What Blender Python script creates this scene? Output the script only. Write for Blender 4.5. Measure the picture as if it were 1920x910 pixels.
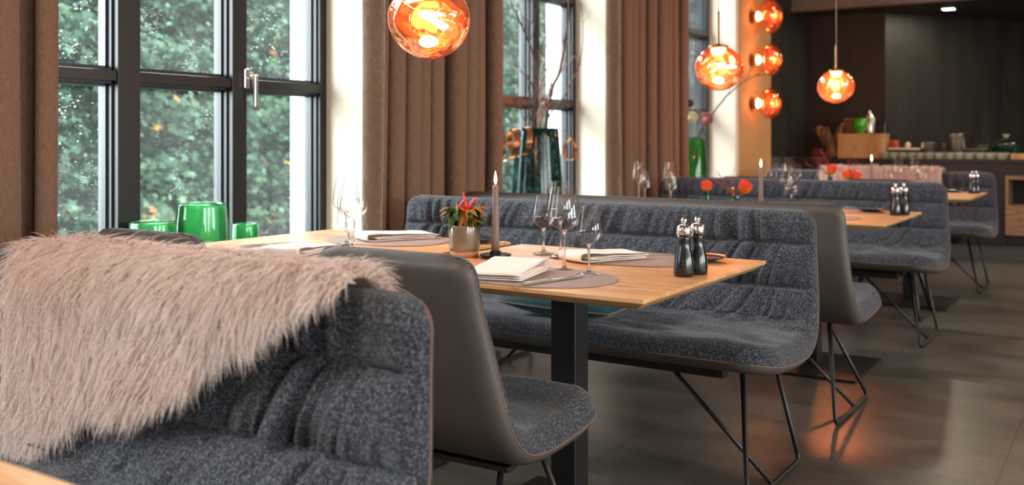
import bpy, math, random
import numpy as np
from mathutils import Vector, Matrix, Euler

S = bpy.context.scene
COL = S.collection
for o in list(bpy.data.objects):
    bpy.data.objects.remove(o)

# ------------------------------------------------------------------ camera
FPX = 1803.0
PHI = math.radians(32.98)
cam_d = bpy.data.cameras.new('camera')
cam = bpy.data.objects.new('camera', cam_d)
COL.objects.link(cam)
cam.location = (0, 0, 1.109)
cam.rotation_euler = (math.pi/2, 0, PHI)
cam_d.sensor_width = 36
cam_d.lens = 36*FPX/1920
cam_d.shift_y = -(455-266)/1920
cam_d.clip_start = .05
cam_d.dof.use_dof = True
cam_d.dof.focus_distance = 2.62
cam_d.dof.aperture_fstop = 3.2
S.camera = cam

# ------------------------------------------------------------------ world, sky light
w = bpy.data.worlds.new('overcast_sky'); S.world = w
w.use_nodes = True
nt = w.node_tree; nt.nodes.clear()
out = nt.nodes.new('ShaderNodeOutputWorld'); bg = nt.nodes.new('ShaderNodeBackground')
tc = nt.nodes.new('ShaderNodeTexCoord'); sp = nt.nodes.new('ShaderNodeSeparateXYZ'); rp = nt.nodes.new('ShaderNodeValToRGB')
nt.links.new(tc.outputs['Generated'], sp.inputs[0]); nt.links.new(sp.outputs['Z'], rp.inputs[0])
rp.color_ramp.elements[0].position = 0.0; rp.color_ramp.elements[0].color = (.68, .73, .74, 1)
rp.color_ramp.elements[1].position = .6; rp.color_ramp.elements[1].color = (.93, .96, 1, 1)
nt.links.new(rp.outputs[0], bg.inputs[0]); bg.inputs[1].default_value = 10.0
nt.links.new(bg.outputs[0], out.inputs[0])

# added fill lamps, unseen above the picture: position, size, power
FILL_LAMPS = [((-1.3, -.7, 2.93), .45, 27), ((1.5, 1.2, 2.93), .45, 16), ((1.5, 4.2, 2.93), .45, 16),
              ((1.4, 7.2, 2.93), .45, 13), ((-.9, 9.3, 2.93), .35, 8)]
FILL_COL = (1, .70, .46)

vs = S.view_settings
vs.view_transform = 'Standard'; vs.look = 'None'; vs.exposure = 1.2; vs.gamma = 1.0; vs.use_curve_mapping = False
S.cycles.max_bounces = 12; S.cycles.transparent_max_bounces = 32
S.cycles.glossy_bounces = 6; S.cycles.transmission_bounces = 8; S.cycles.diffuse_bounces = 5
S.cycles.sample_clamp_indirect = 6.0
S.cycles.caustics_reflective = False; S.cycles.caustics_refractive = False

# ------------------------------------------------------------------ helpers
def srgb(r, g, b):
    f = lambda c: ((c/255)/12.92 if c/255 <= .04045 else (((c/255)+.055)/1.055)**2.4)
    return (f(r), f(g), f(b), 1)

class Mat:
    def __init__(s, name):
        s.m = bpy.data.materials.new(name); s.m.use_nodes = True
        s.t = s.m.node_tree; s.t.nodes.clear()
        s.out = s.n('OutputMaterial')
    def n(s, typ, **kw):
        nd = s.t.nodes.new('ShaderNode'+typ)
        for k, v in kw.items():
            if k in nd.inputs: nd.inputs[k].default_value = v
            else: setattr(nd, k, v)
        return nd
    def l(s, a, b): s.t.links.new(a, b)
    def surf(s, sh): s.l(sh, s.out.inputs['Surface'])
    def coord(s, scale=(1, 1, 1), kind='Object', rot=(0, 0, 0)):
        tc = s.n('TexCoord'); mp = s.n('Mapping'); mp.inputs['Scale'].default_value = scale
        mp.inputs['Rotation'].default_value = rot
        s.l(tc.outputs[kind], mp.inputs[0]); return mp.outputs[0]
    def noise(s, vec, scale, detail=3, rough=.5, dist=0):
        nd = s.n('TexNoise'); nd.inputs['Scale'].default_value = scale; nd.inputs['Detail'].default_value = detail
        nd.inputs['Roughness'].default_value = rough; nd.inputs['Distortion'].default_value = dist
        s.l(vec, nd.inputs['Vector']); return nd.outputs['Fac']
    def ramp(s, fac, stops):
        r = s.n('ValToRGB'); e = r.color_ramp.elements
        while len(e) < len(stops): e.new(.5)
        for i, (p, c) in enumerate(stops):
            e[i].position = p; e[i].color = c if len(c) == 4 else (*c, 1)
        s.l(fac, r.inputs[0]); return r.outputs[0]
    def bump(s, h, strength=.3, dist=.01):
        b = s.n('Bump'); b.inputs['Strength'].default_value = strength; b.inputs['Distance'].default_value = dist
        s.l(h, b.inputs['Height']); return b.outputs[0]
    def mix(s, a, b, fac):
        m = s.n('MixShader')
        if isinstance(fac, (int, float)): m.inputs[0].default_value = fac
        else: s.l(fac, m.inputs[0])
        s.l(a, m.inputs[1]); s.l(b, m.inputs[2]); return m.outputs[0]

def simple(name, col, rough=.5, metal=0, spec=.5, bump=None, var=None, coat=0, sheen=0):
    m = Mat(name); p = m.n('BsdfPrincipled')
    p.inputs['Base Color'].default_value = col; p.inputs['Roughness'].default_value = rough
    p.inputs['Metallic'].default_value = metal; p.inputs['Specular IOR Level'].default_value = spec
    p.inputs['Coat Weight'].default_value = coat; p.inputs['Sheen Weight'].default_value = sheen
    v = m.coord()
    if var:
        sc, amt = var
        n = m.noise(v, sc, 4)
        c2 = tuple(min(1, c*(1+amt)) for c in col[:3]); c1 = tuple(c*(1-amt) for c in col[:3])
        m.l(m.ramp(n, [(.3, c1), (.7, c2)]), p.inputs['Base Color'])
    if bump:
        sc, st = bump
        m.l(m.bump(m.noise(v, sc, 4), st), p.inputs['Normal'])
    m.surf(p.outputs[0]); return m.m

def emis(name, col, st):
    m = Mat(name); e = m.n('Emission'); e.inputs[0].default_value = col; e.inputs[1].default_value = st
    m.surf(e.outputs[0]); return m.m

def wool(name, c1, c2, c3):
    m = Mat(name); p = m.n('BsdfPrincipled'); v = m.coord()
    n1 = m.noise(v, 330, 2, .6); n2 = m.noise(v, 170, 3, .7); n3 = m.noise(v, 28, 3)
    a = m.n('Math', operation='ADD'); m.l(n1, a.inputs[0]); m.l(n2, a.inputs[1])
    b = m.n('Math', operation='MULTIPLY'); b.inputs[1].default_value = .5; m.l(a.outputs[0], b.inputs[0])
    col = m.ramp(b.outputs[0], [(.36, c1), (.5, c2), (.64, c3)])
    m.l(col, p.inputs['Base Color']); p.inputs['Roughness'].default_value = .95
    p.inputs['Sheen Weight'].default_value = .14; p.inputs['Sheen Roughness'].default_value = .6
    p.inputs['Specular IOR Level'].default_value = .15
    m.l(m.bump(b.outputs[0], .35, .002), p.inputs['Normal'])
    m.surf(p.outputs[0]); return m.m

def wood(name, c_dark, c_mid, c_light, axis='x', rough=.42, planks=.14, knots=True):
    m = Mat(name); p = m.n('BsdfPrincipled')
    sc = (1.2, 14, 14) if axis == 'x' else ((14, 1.2, 14) if axis == 'y' else (14, 14, 1.2))
    v = m.coord(sc); n = m.noise(v, 3.2, 8, .62, 1.6)
    v2 = m.coord((.35, 6, 6) if axis == 'x' else ((6, .35, 6) if axis == 'y' else (6, 6, .35)))
    n2 = m.noise(v2, 2.0, 4, .55, .6)
    fine = m.noise(v, 22, 4, .7)
    a = m.n('Math', operation='MULTIPLY_ADD'); m.l(n, a.inputs[0]); a.inputs[1].default_value = .55
    b = m.n('Math', operation='MULTIPLY'); m.l(n2, b.inputs[0]); b.inputs[1].default_value = .35
    m.l(b.outputs[0], a.inputs[2])
    c = m.n('Math', operation='MULTIPLY_ADD'); m.l(fine, c.inputs[0]); c.inputs[1].default_value = .12; m.l(a.outputs[0], c.inputs[2])
    col = m.ramp(c.outputs[0], [(.36, c_dark), (.5, c_mid), (.64, c_light)])
    if knots:
        kv = m.coord((2.2, 7, 7) if axis == 'x' else ((7, 2.2, 7) if axis == 'y' else (7, 7, 2.2)))
        vo = m.n('TexVoronoi'); vo.inputs['Scale'].default_value = 1.1; m.l(kv, vo.inputs['Vector'])
        kr = m.ramp(vo.outputs['Distance'], [(.0, (.35, .3, .25)), (.13, (1, 1, 1))])
        mx = m.n('Mix', data_type='RGBA', blend_type='MULTIPLY'); mx.inputs[0].default_value = 1
        m.l(col, mx.inputs[6]); m.l(kr, mx.inputs[7]); col = mx.outputs[2]
    m.l(col, p.inputs['Base Color'])
    p.inputs['Roughness'].default_value = rough; p.inputs['Specular IOR Level'].default_value = .4
    m.l(m.bump(c.outputs[0], .12, .004), p.inputs['Normal'])
    m.surf(p.outputs[0]); return m.m

def thin_glass(name, tint=(1, 1, 1, 1), edge=(.75, .72, .70, 1), refl=1.0):
    """one thin wall: clear straight through, mirror-like by the Fresnel term, darker at the grazing rim"""
    m = Mat(name)
    lw = m.n('LayerWeight'); lw.inputs['Blend'].default_value = .35
    tr = m.n('BsdfTransparent'); gl = m.n('BsdfGlossy'); gl.inputs['Roughness'].default_value = .015
    pw = m.n('Math', operation='POWER'); pw.inputs[1].default_value = 3.0; m.l(lw.outputs['Facing'], pw.inputs[0])
    m.l(m.ramp(pw.outputs[0], [(.0, tint), (1, edge)]), tr.inputs[0])
    mu = m.n('Math', operation='MULTIPLY_ADD'); mu.inputs[1].default_value = .55*refl; mu.inputs[2].default_value = .05*refl
    m.l(pw.outputs[0], mu.inputs[0])
    m.surf(m.mix(tr.outputs[0], gl.outputs[0], mu.outputs[0])); return m.m

def tinted_glass(name, col, dens, speck=None, rough=.03, milk=.35):
    """thick coloured glass wall: part clear tint, part light-carrying body colour, glossy skin"""
    m = Mat(name); v = m.coord((1, 1, .45))
    tr = m.n('BsdfTransparent'); tr.inputs[0].default_value = dens
    df = m.n('BsdfDiffuse'); tl = m.n('BsdfTranslucent'); gl = m.n('BsdfGlossy'); gl.inputs['Roughness'].default_value = rough
    df.inputs[0].default_value = col; tl.inputs[0].default_value = col
    if speck:
        n = m.noise(v, speck[0], 5, .7, .4)
        c = m.ramp(n, speck[1]); m.l(c, df.inputs[0]); m.l(c, tl.inputs[0])
    body = m.mix(df.outputs[0], tl.outputs[0], .72)
    a = m.mix(tr.outputs[0], body, milk)
    fr = m.n('Fresnel'); fr.inputs[0].default_value = 1.5
    m.surf(m.mix(a, gl.outputs[0], fr.outputs[0])); return m.m

M = {}
M['wool'] = wool('grey_wool_felt', srgb(17, 18, 22), srgb(46, 49, 57), srgb(116, 120, 130))
M['leather'] = simple('grey_brown_leather', srgb(78, 70, 65), .48, bump=(160, .12), var=(9, .07))
M['leather_dark'] = simple('dark_leather', srgb(66, 60, 60), .40, bump=(160, .12), var=(9, .07))
M['piping'] = simple('tan_piping', srgb(118, 94, 80), .7)
M['black'] = simple('black_powder_coat', srgb(22, 22, 23), .42, bump=(600, .05))
M['oak'] = wood('oak_top', srgb(150, 98, 58), srgb(205, 152, 100), srgb(226, 180, 130), 'x')
M['oak_box'] = wood('oak_box', srgb(140, 100, 62), srgb(186, 142, 96), srgb(205, 160, 112), 'z')
M['oak_old'] = wood('oak_drawer', srgb(90, 66, 46), srgb(138, 104, 76), srgb(160, 124, 92), 'x', rough=.6)
M['napkin'] = simple('cream_linen', srgb(240, 228, 218), .85, bump=(900, .12), sheen=.2)
M['mat'] = simple('taupe_leather_mat', srgb(150, 132, 124), .6, bump=(300, .1))
M['steel'] = simple('polished_cutlery_steel', (.62, .6, .58, 1), .16, 1)
M['chrome'] = simple('brushed_chrome', (.72, .70, .68, 1), .22, 1)
M['mill'] = simple('glossy_black_mill', srgb(20, 20, 22), .25, coat=.4)
M['plate'] = simple('dark_blue_glaze', srgb(28, 44, 56), .25, var=(60, .5), coat=.6)
M['iron'] = simple('dark_iron', srgb(44, 38, 36), .45, 0.6)
M['candle'] = simple('taupe_wax', srgb(128, 110, 104), .55)
M['wick'] = simple('burnt_wick', (.02, .015, .01, 1), .9)
M['flame'] = emis('candle_flame', (1, .62, .25, 1), 14)
M['pot'] = simple('olive_taupe_glaze', srgb(124, 108, 88), .22, var=(14, .25), coat=.5)
M['pot_base'] = simple('bare_clay', srgb(196, 138, 100), .75)
M['soil'] = simple('dark_soil', srgb(40, 30, 24), .95)
M['chili'] = simple('red_chili', srgb(226, 36, 16), .22, coat=.4)
M['chili_g'] = simple('green_chili', srgb(150, 170, 50), .25, coat=.4)
M['velvet'] = simple('teal_velvet', srgb(0, 66, 72), .75, spec=.2, sheen=.15, bump=(18, .25))
M['frame'] = simple('anthracite_frame', srgb(30, 29, 30), .36)
M['plaster'] = simple('cream_plaster', srgb(226, 219, 204), .9, bump=(120, .05))
M['plaster_out'] = simple('white_render', srgb(240, 242, 244), .9, bump=(120, .1))
M['wall_warm'] = simple('ochre_plaster', srgb(196, 150, 100), .8, bump=(60, .06), var=(3, .06))
M['ceiling'] = simple('ceiling_paint', srgb(150, 140, 128), .9)
M['copper'] = simple('copper_ribbon', (.95, .46, .24, 1), .2, 1)
M['bronze'] = simple('bronze_metal', (.5, .25, .13, 1), .3, 1)
M['twig'] = simple('grey_brown_twig', srgb(92, 78, 72), .85, bump=(90, .5), var=(30, .3))
M['twig_pale'] = simple('pale_twig', srgb(160, 138, 128), .85, bump=(90, .4), var=(30, .25))
M['bark'] = simple('tree_bark', srgb(62, 56, 50), .95, bump=(14, 1), var=(6, .4))
M['drift'] = simple('driftwood', srgb(104, 74, 48), .85, bump=(30, 1), var=(16, .5))
M['glass'] = thin_glass('clear_glass', edge=(.30, .28, .27, 1), refl=1.15)
M['pane_far'] = None

# ------------------------------------------------------------------ mesh builder
class MB:
    def __init__(s): s.v = []; s.f = []; s.n = 0
    def add(s, V, F):
        V = [tuple(map(float, p)) for p in V]
        s.v += V; s.f += [tuple(i+s.n for i in f) for f in F]; s.n += len(V); return s
    def box(s, x0, x1, y0, y1, z0, z1):
        V = [(x, y, z) for z in (z0, z1) for y in (y0, y1) for x in (x0, x1)]
        return s.add(V, [(0, 2, 3, 1), (4, 5, 7, 6), (0, 1, 5, 4), (2, 6, 7, 3), (0, 4, 6, 2), (1, 3, 7, 5)])
    def tube(s, P, R, k=8, caps=True):
        P = [Vector(p) for p in P]; n = len(P)
        if isinstance(R, (int, float)): R = [R]*n
        V = []; prev = None
        for i in range(n):
            t = (P[min(i+1, n-1)]-P[max(i-1, 0)])
            if t.length < 1e-9: t = Vector((0, 0, 1))
            t.normalize()
            if prev is None:
                a = Vector((0, 0, 1)) if abs(t.z) < .9 else Vector((1, 0, 0))
                u = t.cross(a).normalized()
            else:
                u = (prev - t*prev.dot(t))
                u = u.normalized() if u.length > 1e-6 else t.orthogonal().normalized()
            prev = u; b = t.cross(u)
            for j in range(k):
                a = 2*math.pi*j/k
                V.append(P[i]+(u*math.cos(a)+b*math.sin(a))*R[i])
        F = [(i*k+j, i*k+(j+1) % k, (i+1)*k+(j+1) % k, (i+1)*k+j) for i in range(n-1) for j in range(k)]
        if caps: F += [tuple(reversed(range(k))), tuple((n-1)*k+j for j in range(k))]
        return s.add(V, F)
    def lathe(s, prof, k=32, c=(0, 0, 0), sq=1.0):
        V = []
        for r, z in prof:
            for j in range(k):
                a = 2*math.pi*j/k
                V.append((c[0]+r*math.cos(a), c[1]+r*math.sin(a)*sq, c[2]+z))
        n = len(prof)
        F = [(i*k+j, i*k+(j+1) % k, (i+1)*k+(j+1) % k, (i+1)*k+j) for i in range(n-1) for j in range(k)]
        if prof[0][0] > 1e-6: F.append(tuple(reversed(range(k))))
        if prof[-1][0] > 1e-6: F.append(tuple((n-1)*k+j for j in range(k)))
        return s.add(V, F)
    def lathe_open(s, prof, k=32, c=(0, 0, 0)):
        m0 = s.n; f0 = len(s.f); s.lathe(prof, k, c)
        s.f = [f for f in s.f[:f0]] + [f for f in s.f[f0:] if len(f) == 4]; return s
    def ball(s, c, r, k=12, m=8, sc=(1, 1, 1)):
        prof = [(math.sin(math.pi*i/m), -math.cos(math.pi*i/m)) for i in range(m+1)]
        V = []
        for a, z in prof:
            for j in range(k):
                t = 2*math.pi*j/k
                V.append((c[0]+r*a*math.cos(t)*sc[0], c[1]+r*a*math.sin(t)*sc[1], c[2]+r*z*sc[2]))
        F = [(i*k+j, i*k+(j+1) % k, (i+1)*k+(j+1) % k, (i+1)*k+j) for i in range(m) for j in range(k)]
        return s.add(V, F)
    def prism(s, poly, z0, z1):
        n = len(poly)
        V = [(x, y, z0) for x, y in poly]+[(x, y, z1) for x, y in poly]
        return s.add(V, [tuple(reversed(range(n))), tuple(range(n, 2*n))]+[(i, (i+1) % n, n+(i+1) % n, n+i) for i in range(n)])
    def xf(s, mat):
        s.v = [tuple(mat @ Vector(p)) for p in s.v]; return s
    def build(s, name, mat, parent=None, smooth=False, bevel=0, seg=2, sub=0):
        me = bpy.data.meshes.new(name)
        me.from_pydata(s.v, [], s.f); me.update()
        return link(name, me, mat, parent, smooth, bevel, seg, sub)

def link(name, me, mat, parent=None, smooth=False, bevel=0, seg=2, sub=0):
    for m in (mat if isinstance(mat, (list, tuple)) else [mat]): me.materials.append(m)
    if smooth: me.polygons.foreach_set('use_smooth', [True]*len(me.polygons))
    o = bpy.data.objects.new(name, me); COL.objects.link(o)
    if parent is not None: o.parent = parent
    if bevel:
        b = o.modifiers.new('bevel', 'BEVEL'); b.width = bevel; b.segments = seg; b.limit_method = 'ANGLE'
        b.angle_limit = math.radians(40)
        if not smooth: b.harden_normals = False
    if sub:
        b = o.modifiers.new('sub', 'SUBSURF'); b.levels = sub; b.render_levels = sub
    return o

def np_mesh(name, V, F):
    """V (n,3), F (m,k) constant polygon size"""
    me = bpy.data.meshes.new(name)
    V = np.asarray(V, np.float32); F = np.asarray(F, np.int32); k = F.shape[1]
    me.vertices.add(len(V)); me.vertices.foreach_set('co', V.ravel())
    me.loops.add(F.size); me.loops.foreach_set('vertex_index', F.ravel())
    me.polygons.add(len(F)); me.polygons.foreach_set('loop_start', np.arange(len(F), dtype=np.int32)*k)
    me.update(calc_edges=True); return me

def grid_faces(nu, nv, off=0, flip=False):
    i, j = np.meshgrid(np.arange(nu-1), np.arange(nv-1), indexing='ij')
    a = (i*nv+j).ravel()+off
    F = np.stack([a, a+1, a+nv+1, a+nv], 1)
    return F[:, ::-1] if flip else F

def empty(name, loc=(0, 0, 0), rz=0):
    o = bpy.data.objects.new(name, None); COL.objects.link(o); o.location = loc; o.rotation_euler = (0, 0, rz)
    o.empty_display_size = .05; return o

def tag(o, label, cat, group=None, kind=None):
    o['label'] = label; o['category'] = cat
    if group: o['group'] = group
    if kind: o['kind'] = kind
    return o

def structure(o):
    o['kind'] = 'structure'; return o

def copy_tree(o, parent=None):
    c = o.copy(); COL.objects.link(c)
    if parent is not None: c.parent = parent
    for ch in list(o.children): copy_tree(ch, c)
    return c

def place(proto, used, loc, rz, label, cat, group):
    """first use moves the prototype itself, later uses copy it with its parts"""
    o = proto if not used else copy_tree(proto)
    if not used: used.append(1)
    o.location = loc; o.rotation_euler = (0, 0, rz)
    return tag(o, label, cat, group)

def rng(seed): return np.random.default_rng(seed)

def vnoise(x, seed=0):
    t = rng(seed).random(4096)*2-1
    i = np.floor(x).astype(int); f = x-i; f = f*f*f*(f*(f*6-15)+10)
    return t[i % 4096]*(1-f)+t[(i+1) % 4096]*f

def vnoise2(x, y, seed=0):
    t = rng(seed).random((256, 256))*2-1
    i = np.floor(x).astype(int); j = np.floor(y).astype(int); f = x-i; g = y-j
    f = f*f*(3-2*f); g = g*g*(3-2*g)
    a = t[i % 256, j % 256]; b = t[(i+1) % 256, j % 256]; c = t[i % 256, (j+1) % 256]; d = t[(i+1) % 256, (j+1) % 256]
    return (a*(1-f)+b*f)*(1-g)+(c*(1-f)+d*f)*g

def catmull(P, n):
    P = np.array(P, float); Q = np.vstack([2*P[0]-P[1], P, 2*P[-1]-P[-2]])
    out = []
    for i in range(len(P)-1):
        p0, p1, p2, p3 = Q[i:i+4]
        for t in np.linspace(0, 1, 24, endpoint=False):
            out.append(.5*((2*p1)+(-p0+p2)*t+(2*p0-5*p1+4*p2-p3)*t*t+(-p0+3*p1-3*p2+p3)*t**3))
    out.append(P[-1]); out = np.array(out)
    d = np.r_[0, np.cumsum(np.linalg.norm(np.diff(out, axis=0), axis=1))]
    s = np.linspace(0, d[-1], n)
    return np.stack([np.interp(s, d, out[:, k]) for k in range(out.shape[1])], 1), s

# ------------------------------------------------------------------ SETTING: room shell
XW = -3.05      # room face of the window wall
XF = -3.30      # plane of the window frames
XO = -3.52      # outer face
FLOOR_T = 1.2

def floor_mat():
    m = Mat('concrete_tiles'); p = m.n('BsdfPrincipled')
    v = m.coord((1, 1, 1))
    br = m.n('TexBrick'); br.offset = 0; br.inputs['Scale'].default_value = 1
    br.inputs['Brick Width'].default_value = FLOOR_T; br.inputs['Row Height'].default_value = FLOOR_T
    br.inputs['Mortar Size'].default_value = .0022; br.inputs['Mortar Smooth'].default_value = .1
    mp = m.n('Mapping'); mp.inputs['Location'].default_value = (1.58, -3.68+2.4, 0)
    tc_ = m.n('TexCoord'); m.l(tc_.outputs['Object'], mp.inputs[0]); m.l(mp.outputs[0], br.inputs['Vector'])
    n1 = m.noise(m.coord((1.4, 2.6, 1)), 1.6, 7, .6, .5); n2 = m.noise(v, 26, 6, .7)
    a = m.n('Math', operation='MULTIPLY_ADD'); m.l(n2, a.inputs[0]); a.inputs[1].default_value = .35; m.l(n1, a.inputs[2])
    c = m.ramp(a.outputs[0], [(.42, srgb(58, 55, 52)), (.68, srgb(88, 84, 78)), (.95, srgb(112, 107, 100))])
    mx = m.n('Mix', data_type='RGBA'); m.l(br.outputs['Fac'], mx.inputs[0]); m.l(c, mx.inputs[6]); mx.inputs[7].default_value = srgb(34, 33, 33)
    m.l(mx.outputs[2], p.inputs['Base Color'])
    rr = m.n('MapRange'); m.l(n1, rr.inputs[0]); rr.inputs[3].default_value = .25; rr.inputs[4].default_value = .33
    m.l(rr.outputs[0], p.inputs['Roughness']); p.inputs['Specular IOR Level'].default_value = .45
    m.l(m.bump(a.outputs[0], .03, .003), p.inputs['Normal'])
    m.surf(p.outputs[0]); return m.m

structure(MB().box(-3.6, 6.2, -4.2, 16.2, -.12, 0).build('floor', floor_mat()))
structure(MB().box(-3.6, 6.2, -4.2, 16.2, 3.0, 3.12).build('ceiling', M['ceiling']))

WIN = [(-1.27, .93), (1.23, 3.43), (3.711, 5.911), (6.228, 8.428)]
SILL = .60; HEAD = 2.86
# window wall: parapet, lintel and piers between the windows
wm = MB()
ys = [-4.2]+[y for a in WIN for y in a]+[9.40]
ys[0] = -4.2
for i in range(0, len(ys), 2):
    wm.box(XO, XW, ys[i], ys[i+1], 0, 3.0)
for a, b in WIN:
    wm.box(XO, XW, a, b, 0, SILL-.03); wm.box(XO, XW, a, b, HEAD, 3.0)
structure(wm.build('wall_left', M['plaster']))
# outer render skin on the piers: thin white reveals outside the frames
om = MB()
for i in range(0, len(ys), 2):
    om.box(XO-.02, XF-.12, ys[i]-.006, ys[i+1]+.006, 0, 3.3)
for a, b in WIN:
    om.box(XO-.02, XO, a, b, 0, SILL-.03)
structure(om.build('trim_1', M['plaster_out']))
structure(MB().box(XW, XW+.012, 8.515, 9.40, 0, 3.0).build('trim_2', M['wall_warm']))

def dark_wall_mat():
    m = Mat('blackened_steel'); p = m.n('BsdfPrincipled')
    n1 = m.noise(m.coord((3, 3, .5)), 1.6, 6, .65, .8); n2 = m.noise(m.coord((30, 30, 2)), 2, 4, .6)
    a = m.n('Math', operation='MULTIPLY_ADD'); m.l(n2, a.inputs[0]); a.inputs[1].default_value = .25; m.l(n1, a.inputs[2])
    m.l(m.ramp(a.outputs[0], [(.4, srgb(20, 18, 16)), (.75, srgb(42, 38, 32))]), p.inputs['Base Color'])
    p.inputs['Metallic'].default_value = .1
    p.inputs['Roughness'].default_value = .55
    m.surf(p.outputs[0]); return m.m
M['darkwall'] = dark_wall_mat()
structure(MB().box(-3.25, XW, 9.40, 10.75, 0, 3.0).build('wall_kitchen_left', M['darkwall']))
structure(MB().box(-3.25, -2.24, 10.75, 10.87, 0, 3.0).build('wall_back', M['darkwall']))
dx, dy = .561, .826; nx, ny = -dy, dx
P0 = (-2.24, 10.75); P1 = (P0[0]+dx*6.3, P0[1]+dy*6.3)
structure(MB().prism([P0, P1, (P1[0]+nx*.12, P1[1]+ny*.12), (P0[0]+nx*.12, P0[1]+ny*.12)], 0, 3.0).build('wall_kitchen', M['darkwall']))
structure(MB().box(1.2, 6.2, 15.9, 16.1, 0, 3.0).build('wall_far', M['darkwall']))
# right wall with tall openings, rear wall (behind the camera)
rw = MB()
for a, b in [(-4.2, -2.6), (-.4, .6), (2.8, 3.8), (6.0, 16.2)]:
    rw.box(5.6, 5.8, a, b, 0, 3.0)
for a, b in [(-2.6, -.4), (.6, 2.8), (3.8, 6.0)]:
    rw.box(5.6, 5.8, a, b, 0, .9); rw.box(5.6, 5.8, a, b, 2.3, 3.0)
structure(rw.build('wall_right', M['plaster']))
structure(MB().box(-3.6, 6.2, -4.3, -4.2, 0, 3.0).build('wall_rear', M['plaster']))

# lowered kitchen ceiling with a slotted metal fascia
hood = MB().box(-3.05, 3.2, 10.2, 15.9, 2.49, 2.56)
structure(hood.build('ceiling_kitchen', simple('dark_ceiling', srgb(48, 45, 40), .6)))
fm = Mat('ribbed_fascia'); fp = fm.n('BsdfPrincipled'); wv = fm.n('TexWave'); wv.inputs['Scale'].default_value = 38
fm.l(fm.coord((1, 0, 0)), wv.inputs['Vector']); fm.l(fm.ramp(wv.outputs['Fac'], [(.2, srgb(70, 68, 62)), (.8, srgb(140, 134, 124))]), fp.inputs['Base Color'])
fp.inputs['Roughness'].default_value = .5; fp.inputs['Metallic'].default_value = .4; fm.surf(fp.outputs[0])
structure(MB().box(-3.05, 3.2, 10.12, 10.2, 2.478, 3.0).build('trim_3', fm.m))
structure(MB().box(-3.05, 3.2, 10.115, 10.12, 2.470, 2.487).build('trim_4', simple('edge_bronze', srgb(80, 58, 40), .5)))

# ------------------------------------------------------------------ windows
def pane_mat(name, seed, haze):
    m = Mat(name)
    tr = m.n('BsdfTransparent'); tr.inputs[0].default_value = (.95, .98, .97, 1)
    gl = m.n('BsdfGlossy'); gl.inputs['Roughness'].default_value = .01
    fr = m.n('Fresnel'); fr.inputs[0].default_value = 1.12
    base = m.mix(tr.outputs[0], gl.outputs[0], fr.outputs[0])
    tc_ = m.n('TexCoord')
    # rain drops: small round spots clinging to the outside
    def drops(scale, r, off):
        mp = m.n('Mapping'); mp.inputs['Location'].default_value = (0, off+seed, seed*.37); mp.inputs['Scale'].default_value = (0.0001, 1, .85)
        m.l(tc_.outputs['Object'], mp.inputs[0])
        vo = m.n('TexVoronoi'); vo.inputs['Scale'].default_value = scale; m.l(mp.outputs[0], vo.inputs['Vector'])
        n = m.noise(mp.outputs[0], scale*.03, 3, .6)
        th = m.n('MapRange'); m.l(n, th.inputs[0]); th.inputs[1].default_value = .42; th.inputs[2].default_value = .68
        th.inputs[3].default_value = 0; th.inputs[4].default_value = r
        # random size per cell
        sx = m.n('SeparateColor'); m.l(vo.outputs['Color'], sx.inputs[0])
        mm = m.n('Math', operation='MULTIPLY'); m.l(th.outputs[0], mm.inputs[0]); m.l(sx.outputs[0], mm.inputs[1])
        lt = m.n('Math', operation='LESS_THAN'); m.l(vo.outputs['Distance'], lt.inputs[0]); m.l(mm.outputs[0], lt.inputs[1])
        return lt.outputs[0]
    d1 = drops(70, .26, 0); d2 = drops(170, .34, 9)
    mx = m.n('Math', operation='MAXIMUM'); m.l(d1, mx.inputs[0]); m.l(d2, mx.inputs[1])
    tl = m.n('BsdfTranslucent'); tl.inputs[0].default_value = (.95, 1, .98, 1)
    t2 = m.n('BsdfTransparent'); t2.inputs[0].default_value = (.85, .9, .88, 1)
    drop = m.mix(t2.outputs[0], tl.outputs[0], .22)
    ml = m.n('Math', operation='MULTIPLY'); m.l(mx.outputs[0], ml.inputs[0]); ml.inputs[1].default_value = .8
    a = m.mix(base, drop, ml.outputs[0])
    hz = m.noise(m.coord((1, 1, 1)), 1.1, 4, .6)
    hr = m.n('MapRange'); m.l(hz, hr.inputs[0]); hr.inputs[1].default_value = .4; hr.inputs[2].default_value = .75
    hr.inputs[3].default_value = haze*.3; hr.inputs[4].default_value = haze
    m.surf(m.mix(a, tl.outputs[0], hr.outputs[0])); return m.m

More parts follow.
